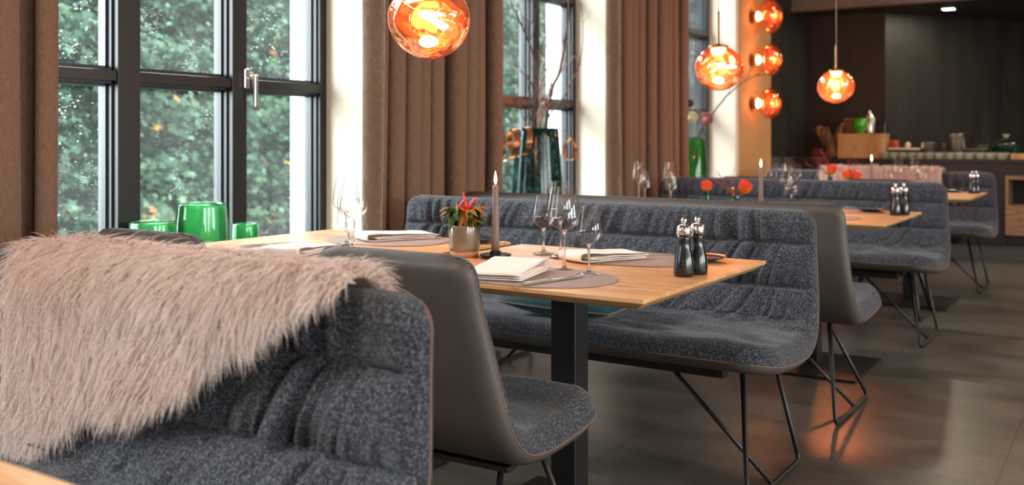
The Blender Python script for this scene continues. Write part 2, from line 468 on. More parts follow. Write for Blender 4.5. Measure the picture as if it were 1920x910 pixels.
BARZ = [1.364-.74, 1.364, 2.09, 2.82]
def window(idx, y0, y1, pane):
    root = structure(empty('window_%d' % idx, (0, 0, 0)))
    f = MB(); b2 = MB()
    xa, xb = XF, XF-.075
    # outer frame
    f.box(xb, xa, y0, y0+.045, SILL, HEAD); f.box(xb, xa, y1-.045, y1, SILL, HEAD)
    f.box(xb, xa, y0, y1, SILL, SILL+.05); f.box(xb, xa, y0, y1, HEAD-.05, HEAD)
    mull = [(y0+.55, .074), (y0+1.10, .100), (y0+1.65, .080)]
    for c, wd in mull:
        f.box(xb, xa+.012, c-wd/2, c+wd/2, SILL+.002, HEAD-.002)
    for z in BARZ[1:3]:
        f.box(xb+.01, xa+.004, y0+.03, y1-.03, z-.021, z+.021)
    # stepped glazing beads
    edges = [y0+.045]+sum([[c-wd/2, c+wd/2] for c, wd in mull], [])+[y1-.045]
    zs = [SILL+.05]+sum([[z-.021, z+.021] for z in BARZ[1:3]], [])+[HEAD-.05]
    for k in range(0, 8, 2):
        for q in range(0, 6, 2):
            a, b, c, d = edges[k], edges[k+1], zs[q], zs[q+1]
            for t, x0_, x1_ in ((.009, xb+.002, xa-.018), (.018, xb-.012, xa-.042)):
                b2.box(x0_, x1_, a, a+t, c, d); b2.box(x0_, x1_, b-t, b, c, d)
                b2.box(x0_, x1_, a, b, c, c+t); b2.box(x0_, x1_, a, b, d-t, d)
    f.build('window_frame', M['frame'], root, bevel=.002)
    b2.build('glazing_bead', M['bead'], root)
    g = MB().box(xb+.006, xb+.012, y0+.02, y1-.02, SILL+.02, HEAD-.02)
    g.v = g.v; g.build('window_pane', pane, root)
    # inner board
    MB().box(XF-.02, XW+.03, y0, y1, SILL-.03, SILL).build('window_sill', M['sill'], root, bevel=.003)
    return root
M['bead'] = simple('glazing_bead_blue_grey', srgb(36, 40, 50), .35)
M['sill'] = simple('window_board', srgb(206, 200, 188), .5)
pA = pane_mat('rainy_glass', 0, .02)
wins = [window(i+1, a, b, pA) for i, (a, b) in enumerate(WIN)]

# window handle on the mullion of the nearest visible window
h = MB()
hy = 2.915
h.box(XF+.012, XF+.024, hy-.018, hy+.012, 1.345, 1.430).build('handle_plate', M['chrome'], wins[1], bevel=.004)
hplate = wins[1].children[-1] if False else COL.objects['handle_plate']
hh = MB().tube([(XF+.02, hy, 1.39), (XF+.062, hy+.006, 1.39)], .009, 10)
hh.build('handle_neck', M['chrome'], hplate, smooth=True)
MB().box(XF+.055, XF+.071, hy-.001, hy+.017, 1.262, 1.402).build('window_handle', M['chrome'], hplate, bevel=.003)
COL.objects['window_handle']['label'] = 'brushed steel lever handle hanging down'

# ------------------------------------------------------------------ curtains
def linen(name, dark, light):
    m = Mat(name); v = m.coord()
    a = m.noise(m.coord((1, 60, 700)), 1, 3, .6); b = m.noise(m.coord((1, 700, 26)), 1, 3, .6)
    s = m.n('Math', operation='ADD'); m.l(a, s.inputs[0]); m.l(b, s.inputs[1])
    hlf = m.n('Math', operation='MULTIPLY'); hlf.inputs[1].default_value = .5; m.l(s.outputs[0], hlf.inputs[0])
    c = m.ramp(hlf.outputs[0], [(.32, dark), (.66, light)])
    d = m.n('BsdfPrincipled'); d.inputs['Roughness'].default_value = .9; d.inputs['Sheen Weight'].default_value = .25
    d.inputs['Specular IOR Level'].default_value = .2
    t = m.n('BsdfTranslucent'); m.l(c, d.inputs['Base Color']); m.l(c, t.inputs[0])
    m.l(m.bump(hlf.outputs[0], .35, .002), d.inputs['Normal'])
    m.surf(m.mix(d.outputs[0], t.outputs[0], .12)); return m.m
M['linen'] = linen('brown_linen', srgb(86, 62, 48), srgb(146, 116, 96))

def curtain(y0, y1, folds, seed, amp=.068):
    nu, nv = folds*26, 34
    s = np.linspace(0, 1, nu); z = np.linspace(.02, 2.95, nv)
    r = rng(seed); ph = np.cumsum(.8+.4*r.random(folds+2)); ph = (ph-ph[0])/(ph[folds]-ph[0])
    phase = np.interp(s, ph[:folds+1], np.arange(folds+1))*2*np.pi
    ampf = amp*(1+.3*vnoise(phase/6.28*1.0, seed+2))
    Y = y0+(y1-y0)*s + .030*np.sin(2*phase)
    X = ampf*np.cos(phase)
    P = np.zeros((nu, nv, 3))
    sway = .008*vnoise2(s[:, None]*6, z[None, :]*.8, seed)
    P[:, :, 0] = XW+.085+X[:, None]*(1+.08*np.sin(z*1.3+seed))[None, :]+sway
    P[:, :, 1] = Y[:, None]+.010*vnoise2(s[:, None]*9, z[None, :]*.6+7, seed+1)
    P[:, :, 2] = z[None, :]
    me = np_mesh('curtain', P.reshape(-1, 3), grid_faces(nu, nv))
    o = link('curtain', me, M['linen'], smooth=True)
    sm = o.modifiers.new('solid', 'SOLIDIFY'); sm.thickness = .003
    return o
tag(curtain(.45, 1.805, 7, 3), 'brown linen curtain at the left edge beside the rainy window', 'curtain', 'brown linen curtains')
tag(curtain(3.36, 4.345, 8, 11), 'brown linen curtain behind the largest glass pendant', 'curtain', 'brown linen curtains')
tag(curtain(5.79, 6.96, 8, 21), 'brown linen curtain between the teal vase and the tall green vase', 'curtain', 'brown linen curtains')

# ------------------------------------------------------------------ upholstered seat unit (bench and chair)
def seat_unit(root, mid, width_top, width_seat, seams, nu, nv, wr_amp, seed, fab=.045, seat_fab=.065, leather='leather', endband=False, nose_r=.13, top_r=.06):
    Mp, sl = catmull(mid, nv)                        # (y,z) mid line from top to nose
    T = np.gradient(Mp, axis=0); T /= np.linalg.norm(T, axis=1)[:, None]
    N = np.stack([T[:, 1], -T[:, 0]], 1)             # side the sitter is on
    if N[nv//8, 0] > 0: N = -N
    zmid = Mp[:, 1]; Ltot = sl[-1]
    # half width along the profile with rounded corners at the top and at the nose
    k = np.clip((sl-.0)/(Ltot*.55), 0, 1); k = k*k*(3-2*k)
    hw = (width_top+(width_seat-width_top)*k)/2
    def corner(d, r):
        d = np.clip(d, 0, r); return r-np.sqrt(np.maximum(r*r-(r-d)**2, 0))
    hw = hw-corner(sl, top_r)-corner(Ltot-sl, nose_r)
    q = np.linspace(-1, 1, nu); q = np.sign(q)*(1-(1-np.abs(q))**1.25)
    X = q[:, None]*hw[None, :]
    edge_d = hw[None, :]-np.abs(X)                    # metres from the side edge
    def roundoff(d, r): 
        d = np.clip(d/r, 0, 1); return np.sqrt(np.maximum(1-(1-d)**2, 0))
    side = roundoff(edge_d, .05)
    tope = roundoff(sl, .035)[None, :]*roundoff(Ltot-sl, .05)[None, :]
    # where are the seams
    seam_s = [float(np.interp(-z_, -zmid[:nv*2//3], sl[:nv*2//3])) for z_ in seams]
    isseat = np.clip((sl-seam_s[-1])/.05, 0, 1)
    A = fab+(seat_fab-fab)*isseat
    off = np.ones((nu, nv))*A[None, :]
    fade = np.clip(edge_d/.16, 0, 1)
    for i_, s0 in enumerate(seam_s[:-1]):
        d = np.abs(sl-s0)
        off -= (.014*np.exp(-(d/.034)**2)+.020*np.exp(-(d/.008)**2))[None, :]*np.clip(edge_d/.05, 0.15, 1)
    # gathered wrinkles running off the seams
    bounds = [0]+seam_s
    Wd = np.zeros((nu, nv))
    for i_ in range(len(bounds)-1):
        a, b = bounds[i_], bounds[i_+1]; c = (a+b)/2
        inside = np.clip((sl-a)/.012, 0, 1)*np.clip((b-sl)/.012, 0, 1)
        slant = .55*vnoise(X/.30+i_*9, seed+i_)+.30
        xx = X+slant*(sl[None, :]-b)
        wv = vnoise(xx/.021+40, seed+10+i_)*.70+vnoise(xx/.012+7, seed+20+i_)*.20+vnoise(xx/.046+3, seed+30+i_)*.6
        wv = np.sign(wv)*np.abs(wv)**.8
        patch = np.clip(.55+.95*vnoise(X/.16+5, seed+40+i_), .38, 1.3)
        dn = np.exp(-(b-sl).clip(0)/.055)+.55*np.exp(-(sl-a).clip(0)/.030)+.14
        if i_ == 0: dn = np.exp(-(b-sl).clip(0)/.085)+.10
        Wd += wv*patch*inside[None, :]*np.minimum(dn, 1.1)[None, :]
    seatw = vnoise(X/.05+3, seed+60)*np.exp(-((sl-seam_s[-1]-.03)/.05)**2)[None, :]*.5
    Wd += seatw
    Wd += .35*vnoise2(X*9+40, np.broadcast_to(sl*14, X.shape)+9, seed+5)*isseat[None, :]
    off += wr_amp*Wd*fade
    off = np.maximum(off*side*tope, 0)
    P = np.zeros((nu, nv, 3)); P[:, :, 0] = X
    P[:, :, 1] = Mp[None, :, 0]+N[None, :, 0]*off; P[:, :, 2] = Mp[None, :, 1]+N[None, :, 1]*off
    me = np_mesh('upholstery', P.reshape(-1, 3), grid_faces(nu, nv, flip=True))
    up = link('upholstery', me, M['wool'], root, smooth=True)
    # leather shell behind / below
    nu2, nv2 = 60, 90
    Mp2, sl2 = catmull(mid, nv2)
    T2 = np.gradient(Mp2, axis=0); T2 /= np.linalg.norm(T2, axis=1)[:, None]
    N2 = np.stack([T2[:, 1], -T2[:, 0]], 1)
    if N2[nv2//8, 0] > 0: N2 = -N2
    hw2 = np.interp(sl2, sl, hw)
    q2 = np.linspace(-1, 1, nu2); q2 = np.sign(q2)*(1-(1-np.abs(q2))**1.7)
    X2 = q2[:, None]*hw2[None, :]
    e2 = hw2[None, :]-np.abs(X2)
    so = -(.028*roundoff(e2, .045))*roundoff(sl2, .03)[None, :]*roundoff(Ltot-sl2, .05)[None, :]
    Q = np.zeros((nu2, nv2, 3)); Q[:, :, 0] = X2
    Q[:, :, 1] = Mp2[None, :, 0]+N2[None, :, 0]*so; Q[:, :, 2] = Mp2[None, :, 1]+N2[None, :, 1]*so
    me = np_mesh('shell', Q.reshape(-1, 3), grid_faces(nu2, nv2))
    sh = link('back_shell', me, M[leather], root, smooth=True); sh['label'] = 'smooth leather shell'
    # piping cord round the edge
    ring = [(-hw2[i], *Mp2[i]) for i in range(0, nv2, 2)]+[(hw2[i], *Mp2[i]) for i in range(nv2-1, -1, -2)]
    ring.append(ring[0])
    MB().tube(ring, .0019, 6, False).build('piping', M['piping'], sh, smooth=True)
    return Mp, sl, hw

BENCH_MID = [(.040, .872), (.030, .78), (.018, .66), (.000, .56), (-.03, .48), (-.085, .425), (-.17, .405), (-.30, .407), (-.43, .422), (-.56, .446)]
def rounded_loop(P, r=.035, n=5):
    """polyline with rounded inner corners"""
    out = [Vector(P[0])]
    for i in range(1, len(P)-1):
        a, b, c = Vector(P[i-1]), Vector(P[i]), Vector(P[i+1])
        u = (a-b).normalized(); v_ = (c-b).normalized(); 
        s, e = b+u*r, b+v_*r
        for k in range(n+1):
            t = k/n; out.append(s*(1-t)**2+b*2*t*(1-t)+e*t*t)
    out.append(Vector(P[-1])); return out

def make_bench():
    r = empty('upholstered_bench')
    seat_unit(r, BENCH_MID, 1.80, 1.86, [.752, .60, .478], 620, 230, .027, 100)
    # steel beams under the shell
    MB().box(-.70, .70, -.325, -.275, .335, .372).box(-.70, .70, -.185, -.140, .335, .372).build('seat_beam', M['black'], r, bevel=.003)
    for sx in (-1, 1):
        lp = rounded_loop([(sx*.745, -.27, .385), (sx*.855, -.53, .010), (sx*.855, -.005, .010), (sx*.80, -.12, .385)])
        MB().tube(lp, .0085, 10).build('leg', M['black'], r, smooth=True)
        MB().tube([(sx*.50, -.30, .352), (sx*.855, -.30, .014)], .0075, 10).build('leg_brace', M['black'], r, smooth=True)
    # shell seam at mid height of the rear
    return r
bench_used = []; bench = make_bench()
def put_bench(x, y, rz, label): return place(bench, bench_used, (x, y, 0), rz, label, 'bench', 'grey wool upholstered benches')
put_bench(-1.83, 3.33, 0, 'grey wool upholstered bench behind the nearest set table, with a teal cushion on it')
put_bench(-1.81, 1.14, 0, 'grey wool bench in the left foreground with the pink fur throw over its back')
put_bench(-1.83, 3.80, math.pi, 'bench turned away, its grey brown leather back showing above the nearest facing bench')
put_bench(-1.82, 6.03, 0, 'grey wool bench behind the second set table from the front')
put_bench(-1.81, 8.22, 0, 'farthest grey wool bench, with a pale fur draped on its back')

CHAIR_MID = [(-.012, .872), (-.030, .79), (-.055, .68), (-.080, .57), (-.105, .49), (-.155, .435), (-.23, .415), (-.33, .415), (-.44, .425), (-.56, .452)]
def make_chair(kind):
    r = empty('upholstered_chair')
    seat_unit(r, CHAIR_MID, .435, .53, [.752, .62, .488], 200, 150, .010, 200, fab=.042, seat_fab=.055,
              leather='leather' if kind == 'sled' else 'leather_dark', nose_r=.10, top_r=.055)
    if kind == 'sled':
        MB().box(-.20, .20, -.33, -.29, .372, .386).box(-.20, .20, -.22, -.18, .372, .386).build('seat_frame', M['black'], r, bevel=.002)
        for sx in (-1, 1):
            lp = rounded_loop([(sx*.17, -.36, .385), (sx*.235, -.52, .010), (sx*.235, -.03, .010), (sx*.17, -.20, .385)], .03)
            MB().tube(lp, .0075, 10).build('leg', M['black'], r, smooth=True)
    else:
        MB().box(-.19, .19, -.36, -.18, .345, .386).build('seat_frame', M['black'], r, bevel=.01)
        for sx in (-1, 1):
            for y0, y1 in ((-.22, .0), (-.32, -.43)):
                m_ = MB().tube([(sx*.15, y0, .37), (sx*.24, y1, .002)], [.019, .013], 8)
                m_.build('leg', M['black'], r, smooth=True)
    return r
cu = []; ch = make_chair('sled')
place(ch, cu, (-1.365, 1.60, 0), math.pi+.02, 'nearest chair with plain grey brown leather back, tucked at the front table', 'chair', 'leather backed chairs')
place(ch, cu, (-2.21, 1.60, 0), math.pi, 'chair whose dark leather top edge shows above the fur, before the green glass', 'chair', 'leather backed chairs')
cv = []; ch2 = make_chair('splay')
place(ch2, cv, (-1.36, 6.34, 0), math.pi, 'chair behind the second bench, dark rounded top below the small orange bouquet', 'chair', 'chairs with splayed black legs')
place(ch2, cv, (-2.20, 6.34, 0), math.pi, 'chair behind the second bench near the windows, dark top edge under the wall lamps', 'chair', 'chairs with splayed black legs')

# ------------------------------------------------------------------ tables
def make_table(wx=.87, wy=.86):
    r = empty('dining_table')
    hx, hy_ = wx/2, wy/2; b = .028
    V = []
    for z, ins in ((.750, .0012), (.7488, 0), (.7405, 0), (.722, b)):
        V += [(-hx+ins, -hy_+ins, z), (hx-ins, -hy_+ins, z), (hx-ins, hy_-ins, z), (-hx+ins, hy_-ins, z)]
    F = [(0, 1, 2, 3), (15, 14, 13, 12)]
    for k in range(3):
        for i in range(4):
            j = (i+1) % 4; F.append((k*4+j, k*4+i, (k+1)*4+i, (k+1)*4+j))
    MB().add(V, F).build('table_top', M['oak'], r)
    MB().box(-.04, .04, -.04, .04, .012, .712).build('column', M['black'], r, bevel=.003)
    MB().box(-.20, .20, -.20, .20, .712, .7215).build('mounting_plate', M['black'], r, bevel=.002)
    MB().box(-.277, .277, -.277, .277, .002, .013).build('base_plate', M['black'], r, bevel=.003)
    return r
tu = []; tb = make_table()
TG = 'square oak tables'
for x, y, dz, lab in [(-1.372, 2.42, 0, 'nearest set oak table, with the chili plant and two black mills'),
                      (-2.275, 2.395, .009, 'oak table by the rainy window, seen behind the dark leather chair'),
                      (-1.352, 4.82, 0, 'second oak table from the front, aisle side, with the two black mills'),
                      (-2.250, 4.81, .006, 'oak table by the window with four wine glasses, behind the leather topped bench'),
                      (-1.318, 7.11, 0, 'farthest oak table, its tip showing before the last bench'),
                      (-2.215, 7.10, .006, 'far oak table by the windows, hidden but for the glasses above the bench'),
                      (-1.345, .165, 0, 'oak table corner at the lower left edge of the picture')]:
    place(tb, tu, (x, y, 0 if not dz else 0), 0, lab, 'table', TG)
    if dz:
        o_ = COL.objects[-1]
# the window-side tables stand a hair higher
for o in [o for o in COL.objects if o.name.startswith('dining_table')]:
    if o.location.x < -2: o.scale = (1, 1, (.75+(.008))/.75)
ZB = .758

# ------------------------------------------------------------------ glassware
def make_glass(big):
    r = empty('wine_glass' if big else 'small_wine_glass')
    if big:
        stem = [(.0385, 0), (.0385, .0012), (.030, .0025), (.012, .0055), (.0052, .013), (.0036, .03), (.0033, .07), (.0036, .098), (.006, .108), (.0105, .1125), (.0, .1135)]
        bowl = [(.004, .1115), (.016, .1155), (.030, .1225), (.041, .1315), (.0455, .140), (.0462, .147), (.0448, .160), (.0405, .190), (.0355, .215), (.0325, .2325)]
    else:
        stem = [(.034, 0), (.034, .0012), (.026, .0025), (.011, .0055), (.0052, .012), (.0036, .028), (.0033, .055), (.0038, .069), (.006, .077), (.009, .081), (.0, .082)]
        bowl = [(.004, .0800), (.012, .0835), (.024, .0905), (.0335, .1005), (.0378, .1095), (.0385, .118), (.0375, .130), (.033, .152), (.029, .170), (.0265, .183)]
    MB().lathe(stem, 28).build('stem', M['solid_glass'], r, smooth=True)
    m_ = MB().lathe_open(bowl, 40)
    # small rolled rim
    R, Z = bowl[-1]
    m_.tube([(R*math.cos(a), R*math.sin(a), Z) for a in np.linspace(0, 2*math.pi, 41)], .0007, 6, False)
    m_.build('bowl', M['glass'], r, smooth=True, sub=1)
    return r
sg = Mat('solid_glass'); gb_ = sg.n('BsdfGlass'); gb_.inputs['IOR'].default_value = 1.48; gb_.inputs['Roughness'].default_value = 0
trn = sg.n('BsdfTransparent'); sg.surf(sg.mix(gb_.outputs[0], trn.outputs[0], .35)); M['solid_glass'] = sg.m
gA, gB = make_glass(True), make_glass(False); uA, uB = [], []
GG = 'wine glasses'
for x, y, z, big, lab in [
    (-1.492, 2.575, .754, 1, 'large wine glass at the far place of the nearest table, behind its twin'),
    (-1.578, 2.616, .754, 0, 'small wine glass left of the large ones on the nearest table'),
    (-1.334, 2.323, .750, 1, 'large wine glass in the middle of the nearest table, in front of its twin'),
    (-1.226, 2.266, .754, 0, 'small wine glass standing rightmost on the nearest table'),
    (-2.257, 2.44, ZB, 1, 'large wine glass nearest the window, behind the left leather chair'),
    (-2.045, 2.249, ZB, 1, 'large wine glass before the pale window reveal, right of its twin'),
    (-1.955, 2.13, ZB, 0, 'small wine glass in front at the window side table'),
    (-2.38, 2.58, ZB, 0, 'small wine glass half hidden among the larger ones by the window'),
    (-2.43, 5.10, ZB, 1, 'large wine glass before the second curtain, left of the pair'),
    (-2.36, 5.03, ZB, 0, 'small wine glass beside the large one before the second curtain'),
    (-2.21, 5.04, ZB, 1, 'large wine glass before the curtain, right of the two pairs'),
    (-2.14, 4.90, ZB, 0, 'small wine glass in front of the right pair before the curtain'),
    (-1.585, 5.16, .754, 1, 'large wine glass right of the candle on the second table'),
    (-1.49, 4.94, .754, 0, 'small wine glass right of the candle on the second table'),
    (-2.36, 7.43, ZB, 1, 'left large glass of the far group right of the second candle'),
    (-2.25, 7.40, ZB, 1, 'right large glass of the far group right of the second candle'),
    (-2.36, 7.24, ZB, 0, 'far small glass, left of the group by the wall lamps'),
    (-2.14, 7.25, ZB, 0, 'far small glass, right of the group by the wall lamps'),
    (-1.45, 7.38, .754, 1, 'large glass before the pale fur, left one'),
    (-1.33, 7.34, .754, 1, 'large glass before the pale fur, right one'),
    (-1.47, 7.16, .754, 0, 'small glass before the pale fur, left one'),
    (-1.247, 7.18, .754, 0, 'small glass before the pale fur, right one')]:
    if big: place(gA, uA, (x, y, z), .3, lab, 'glass', GG)
    else: place(gB, uB, (x, y, z), .9, lab, 'glass', 'small '+GG)

# ------------------------------------------------------------------ place mats, napkins, cutlery
def place_mat(x, y, z, rz, lab, a=.235, b=.172, cut=None):
    poly = []
    for t in np.linspace(0, 2*math.pi, 72, endpoint=False):
        c, s_ = math.cos(t), math.sin(t)
        px = a*math.copysign(abs(c)**.86, c); py = b*math.copysign(abs(s_)**.86, s_)
        poly.append((px, py))
    o = MB().prism(poly, 0, .003).build('place_mat', M['mat'], bevel=.0008)
    o.location = (x, y, z); o.rotation_euler = (0, 0, rz); tag(o, lab, 'place mat', 'taupe place mats')
place_mat(-1.345, 2.168, .7505, 0, 'oval taupe place mat at the near edge of the nearest table')
place_mat(-1.305, 2.668, .7505, 0, 'oval taupe place mat at the bench side of the nearest table')
place_mat(-2.23, 2.622, ZB+.0005, 0, 'oval taupe place mat at the bench side of the window table')
place_mat(-2.23, 2.17, ZB+.0005, 0, 'oval taupe place mat at the near side of the window table')
place_mat(-1.30, 5.06, .7505, 0, 'taupe place mat on the second table beside the dark plate')
place_mat(-1.30, 4.60, .7505, 0, 'taupe place mat at the near edge of the second table')

def napkin(x, y, z, rz, L, W, lab, th=.022, roll='end'):
    """folded linen: layers wrapped round one end"""
    r = empty('folded_napkin', (x, y, z), rz)
    n = 22; prof = []
    # cross section in (u, h): spiral-like fold, opened loop at u=-L/2
    pts = [(L/2, .0015), (0, .0015), (-L/2+.02, .0015), (-L/2+.002, .006), (-L/2, th*.55), (-L/2+.004, th*.95), (-L/2+.03, th), (0, th*.82), (L/2, th*.62),
           (L/2+.002, th*.52), (L/2, th*.42), (0, th*.5), (-L/2+.045, th*.42), (-L/2+.03, th*.36), (-L/2+.045, th*.28), (0, th*.27), (L/2, th*.22)]
    C, _ = catmull(pts, 90)
    nw = 14
    P = np.zeros((90, nw, 3)); v = np.linspace(-1, 1, nw)
    P[:, :, 0] = C[:, :1]+.004*v[None, :]**2; P[:, :, 1] = v[None, :]*W/2; P[:, :, 2] = C[:, 1:]+.0012*vnoise2(C[:, :1]*30, v[None, :]*1.5+3, 4)*(C[:, 1:] > .003)
    me = np_mesh('napkin', P.reshape(-1, 3), grid_faces(90, nw))
    o = link('napkin', me, M['napkin'], None, smooth=True)
    bpy.data.objects.remove(r)
    sm = o.modifiers.new('solid', 'SOLIDIFY'); sm.thickness = .0022; sm.offset = 0
    o.name = 'folded_napkin'; o.location = (x, y, z+.0008); o.rotation_euler = (0, 0, rz)
    tag(o, lab, 'napkin', 'folded cream napkins')
napkin(-1.405, 2.150, .7545, -1.33, .235, .150, 'cream napkin nearest the camera, on the near mat', .032)
napkin(-1.355, 2.585, .7545, math.radians(63), .24, .12, 'cream napkin with open fold lying behind the tall glasses', .026)
napkin(-2.225, 2.655, ZB+.004, math.radians(62), .26, .13, 'cream napkin with open fold left of the chili plant', .026)
napkin(-2.20, 2.17, ZB+.004, math.radians(100), .22, .14, 'cream napkin on the window table, left of the leather chair top', .024)

def fork(x, y, z, rz, lab, L=.19, tilt=0):
    m = MB()
    # neck and handle as tapered flat tube
    for a, b, wa, wb, ha, hb in [(-.02, .005, .0095, .0085, .004, .006), (.005, .03, .0085, .0032, .006, .010), (.03, .09, .0032, .0042, .010, .005), (.09, L-.05, .0042, .0075, .005, .003), (L-.05, L-.042, .0075, .004, .003, .003)]:
        V = []
        for xx, w_, h_ in ((a, wa, ha), (b, wb, hb)):
            V += [(xx, -w_, h_-.0012), (xx, w_, h_-.0012), (xx, w_, h_+.0012), (xx, -w_, h_+.0012)]
        m.add(V, [(0, 1, 2, 3), (7, 6, 5, 4), (0, 4, 5, 1), (1, 5, 6, 2), (2, 6, 7, 3), (3, 7, 4, 0)])
    for t in (-3, -1, 1, 3):
        yy = t*.0026
        m.tube([(-.018, yy, .0042), (-.032, yy, .004), (-.048, yy, .006), (-.062, yy, .0115)], [.0013, .0012, .001, .0005], 6)
    o = m.build('fork', M['steel'], smooth=False, bevel=.0005)
    o.location = (x, y, z); o.rotation_euler = (0, tilt, rz); tag(o, lab, 'fork', 'steel forks')
fork(-1.325, 2.728, .7545, math.radians(35), 'fork at the far place of the nearest table, right of the napkin')
fork(-2.255, 2.825, ZB+.0040, math.radians(-25), 'fork right of the napkin by the chili pot')
fork(-1.545, 2.24, .7545, math.radians(-66), 'fork tines peeping out behind the nearest napkin')
def knife(x, y, z, rz, lab):
    m = MB()
    V = []; st = [(-.105, .002, .0025), (-.10, .0052, .0036), (-.06, .005, .0034), (-.005, .0042, .003), (.0, .006, .0011), (.06, .0085, .001), (.10, .0065, .0009), (.118, .001, .0006)]
    for xx, w_, h_ in st: V += [(xx, -w_, .0036-h_), (xx, w_, .0036-h_), (xx, w_, .0036+h_), (xx, -w_, .0036+h_)]
    F = [(0, 1, 2, 3), tuple(4*(len(st)-1)+i for i in (3, 2, 1, 0))]
    for k in range(len(st)-1):
        for i in range(4):
            j = (i+1) % 4; F.append((4*k+i, 4*(k+1)+i, 4*(k+1)+j, 4*k+j))
    m.add(V, F)
    o = m.build('table_knife', M['steel'], bevel=.001); o.location = (x, y, z); o.rotation_euler = (0, 0, rz)
    tag(o, lab, 'knife', 'steel table knives')
knife(-1.245, 2.105, .7545, math.radians(76), 'steel knife on the near mat right of the napkin')
knife(-2.44, 2.26, ZB+.004, math.radians(80), 'steel knife at the near side of the window table')
knife(-1.17, 5.08, .7672, math.radians(160), 'small butter knife resting on the dark plate of the second table')

# ------------------------------------------------------------------ mills, plates, candles
def make_mill():
    r = empty('pepper_mill')
    MB().lathe([(.0255, 0), (.0275, .003), (.0275, .018), (.0265, .038), (.0235, .056), (.0185, .073), (.0166, .086), (.0172, .098), (.0192, .110)], 32).build('body', M['mill'], r, smooth=True)
    MB().lathe([(.0192, .1105), (.0205, .1125), (.0205, .126), (.0185, .132), (.012, .1365), (.0048, .138), (.004, .141), (.0, .1412)], 32).build('cap', M['chrome'], r, smooth=True)
    MB().ball((0, 0, .148), .0085, 16, 10).build('knob', M['chrome'], r, smooth=True)
    return r
mu_ = []; ml_ = make_mill()
for x, y, lab in [(-1.012, 2.402, 'front black pepper mill with steel cap on the nearest table'),
                  (-.998, 2.462, 'rear black mill just behind the pepper mill on the nearest table'),
                  (-.985, 4.955, 'front black mill on the second table'),
                  (-.958, 5.02, 'rear black mill behind the other on the second table'),
                  (-.953, 7.336, 'front black mill on the farthest table'),
                  (-.935, 7.400, 'rear black mill on the farthest table')]:
    place(ml_, mu_, (x, y, .7505), 0, lab, 'mill', 'black pepper and salt mills')

def plate(x, y, z, lab):
    o = MB().lathe([(0, .002), (.030, 0), (.036, 0), (.045, .004), (.066, .010), (.0755, .0145), (.0755, .0165), (.064, .0125), (.045, .0075), (0, .0065)], 40).build('side_plate', M['plate'], smooth=True)
    o.location = (x, y, z); tag(o, lab, 'plate', 'dark blue side plates')
plate(-1.095, 2.735, .7508, 'dark blue side plate behind the mills on the nearest table')
plate(-1.93, 2.745, ZB+.0008, 'dark blue side plate behind the chili pot')
plate(-1.13, 5.10, .7538, 'dark side plate with butter knife on the second table')
plate(-1.10, 7.42, .7508, 'dark side plate on the farthest table')

def make_candle(dark=False):
    r = empty('taper_candle')
    MB().lathe([(.0, .003), (.040, .0), (.047, .006), (.050, .011), (.0488, .0118), (.042, .008), (.020, .0055), (.0175, .007), (.0172, .0215), (.0135, .0225), (.0128, .012), (0, .012)], 36).build('candle_dish', M['iron'], r, smooth=True)
    stk = MB().lathe([(.0125, .0125), (.0122, .06), (.0104, .15), (.0092, .215), (.0085, .2235), (.006, .2245), (0, .2225)], 24).build('candle_stick', M['candle'], r, smooth=True)
    MB().tube([(0, 0, .222), (.0005, 0, .230)], .0009, 6).build('wick', M['wick'], stk)
    MB().lathe([(0, .2265), (.0028, .230), (.0048, .238), (.0045, .246), (.0028, .256), (.0012, .264), (0, .269)], 14).build('flame', M['flame'], r, smooth=True)
    return r
cu_ = []; cd = make_candle()
place(cd, cu_, (-1.659, 2.463, .7505), 0, 'lit taupe candle in a black dish on the nearest table', 'candle', 'lit taper candles')
place(cd, cu_, (-1.65, 4.94, .7505), 0, 'lit candle on the second table, beside the orange flowers', 'candle', 'lit taper candles')
place(cd, cu_, (-1.54, 6.96, .7505), 0, 'lit candle on the farthest table before the pale fur', 'candle', 'lit taper candles')

# ------------------------------------------------------------------ chili plant
def leaf_pts(L, W, droop, n=6):
    """leaf ribbon bent downwards along +x, returns rows of 3 points"""
    rows = []
    for i in range(n+1):
        t = i/n; w_ = W*math.sin(math.pi*min(1, t*.96+.04))**.8*(1-.25*t)
        x_ = L*t*(1-.25*droop*t); z_ = -droop*L*t*t*.8
        rows.append([(x_, -w_, z_+.25*w_), (x_, 0, z_), (x_, w_, z_+.25*w_)])
    return rows
def leaf_mat(name, stops):
    m = Mat(name); p = m.n('BsdfPrincipled'); at = m.n('Attribute'); at.attribute_name = 'leafrnd'
    sx = m.n('SeparateColor'); m.l(at.outputs['Color'], sx.inputs[0])
    c = m.ramp(sx.outputs[0], stops); m.l(c, p.inputs['Base Color']); p.inputs['Roughness'].default_value = .6
    p.inputs['Specular IOR Level'].default_value = .2
    t = m.n('BsdfTranslucent'); m.l(c, t.inputs[0])
    m.surf(m.mix(p.outputs[0], t.outputs[0], .3)); return m.m
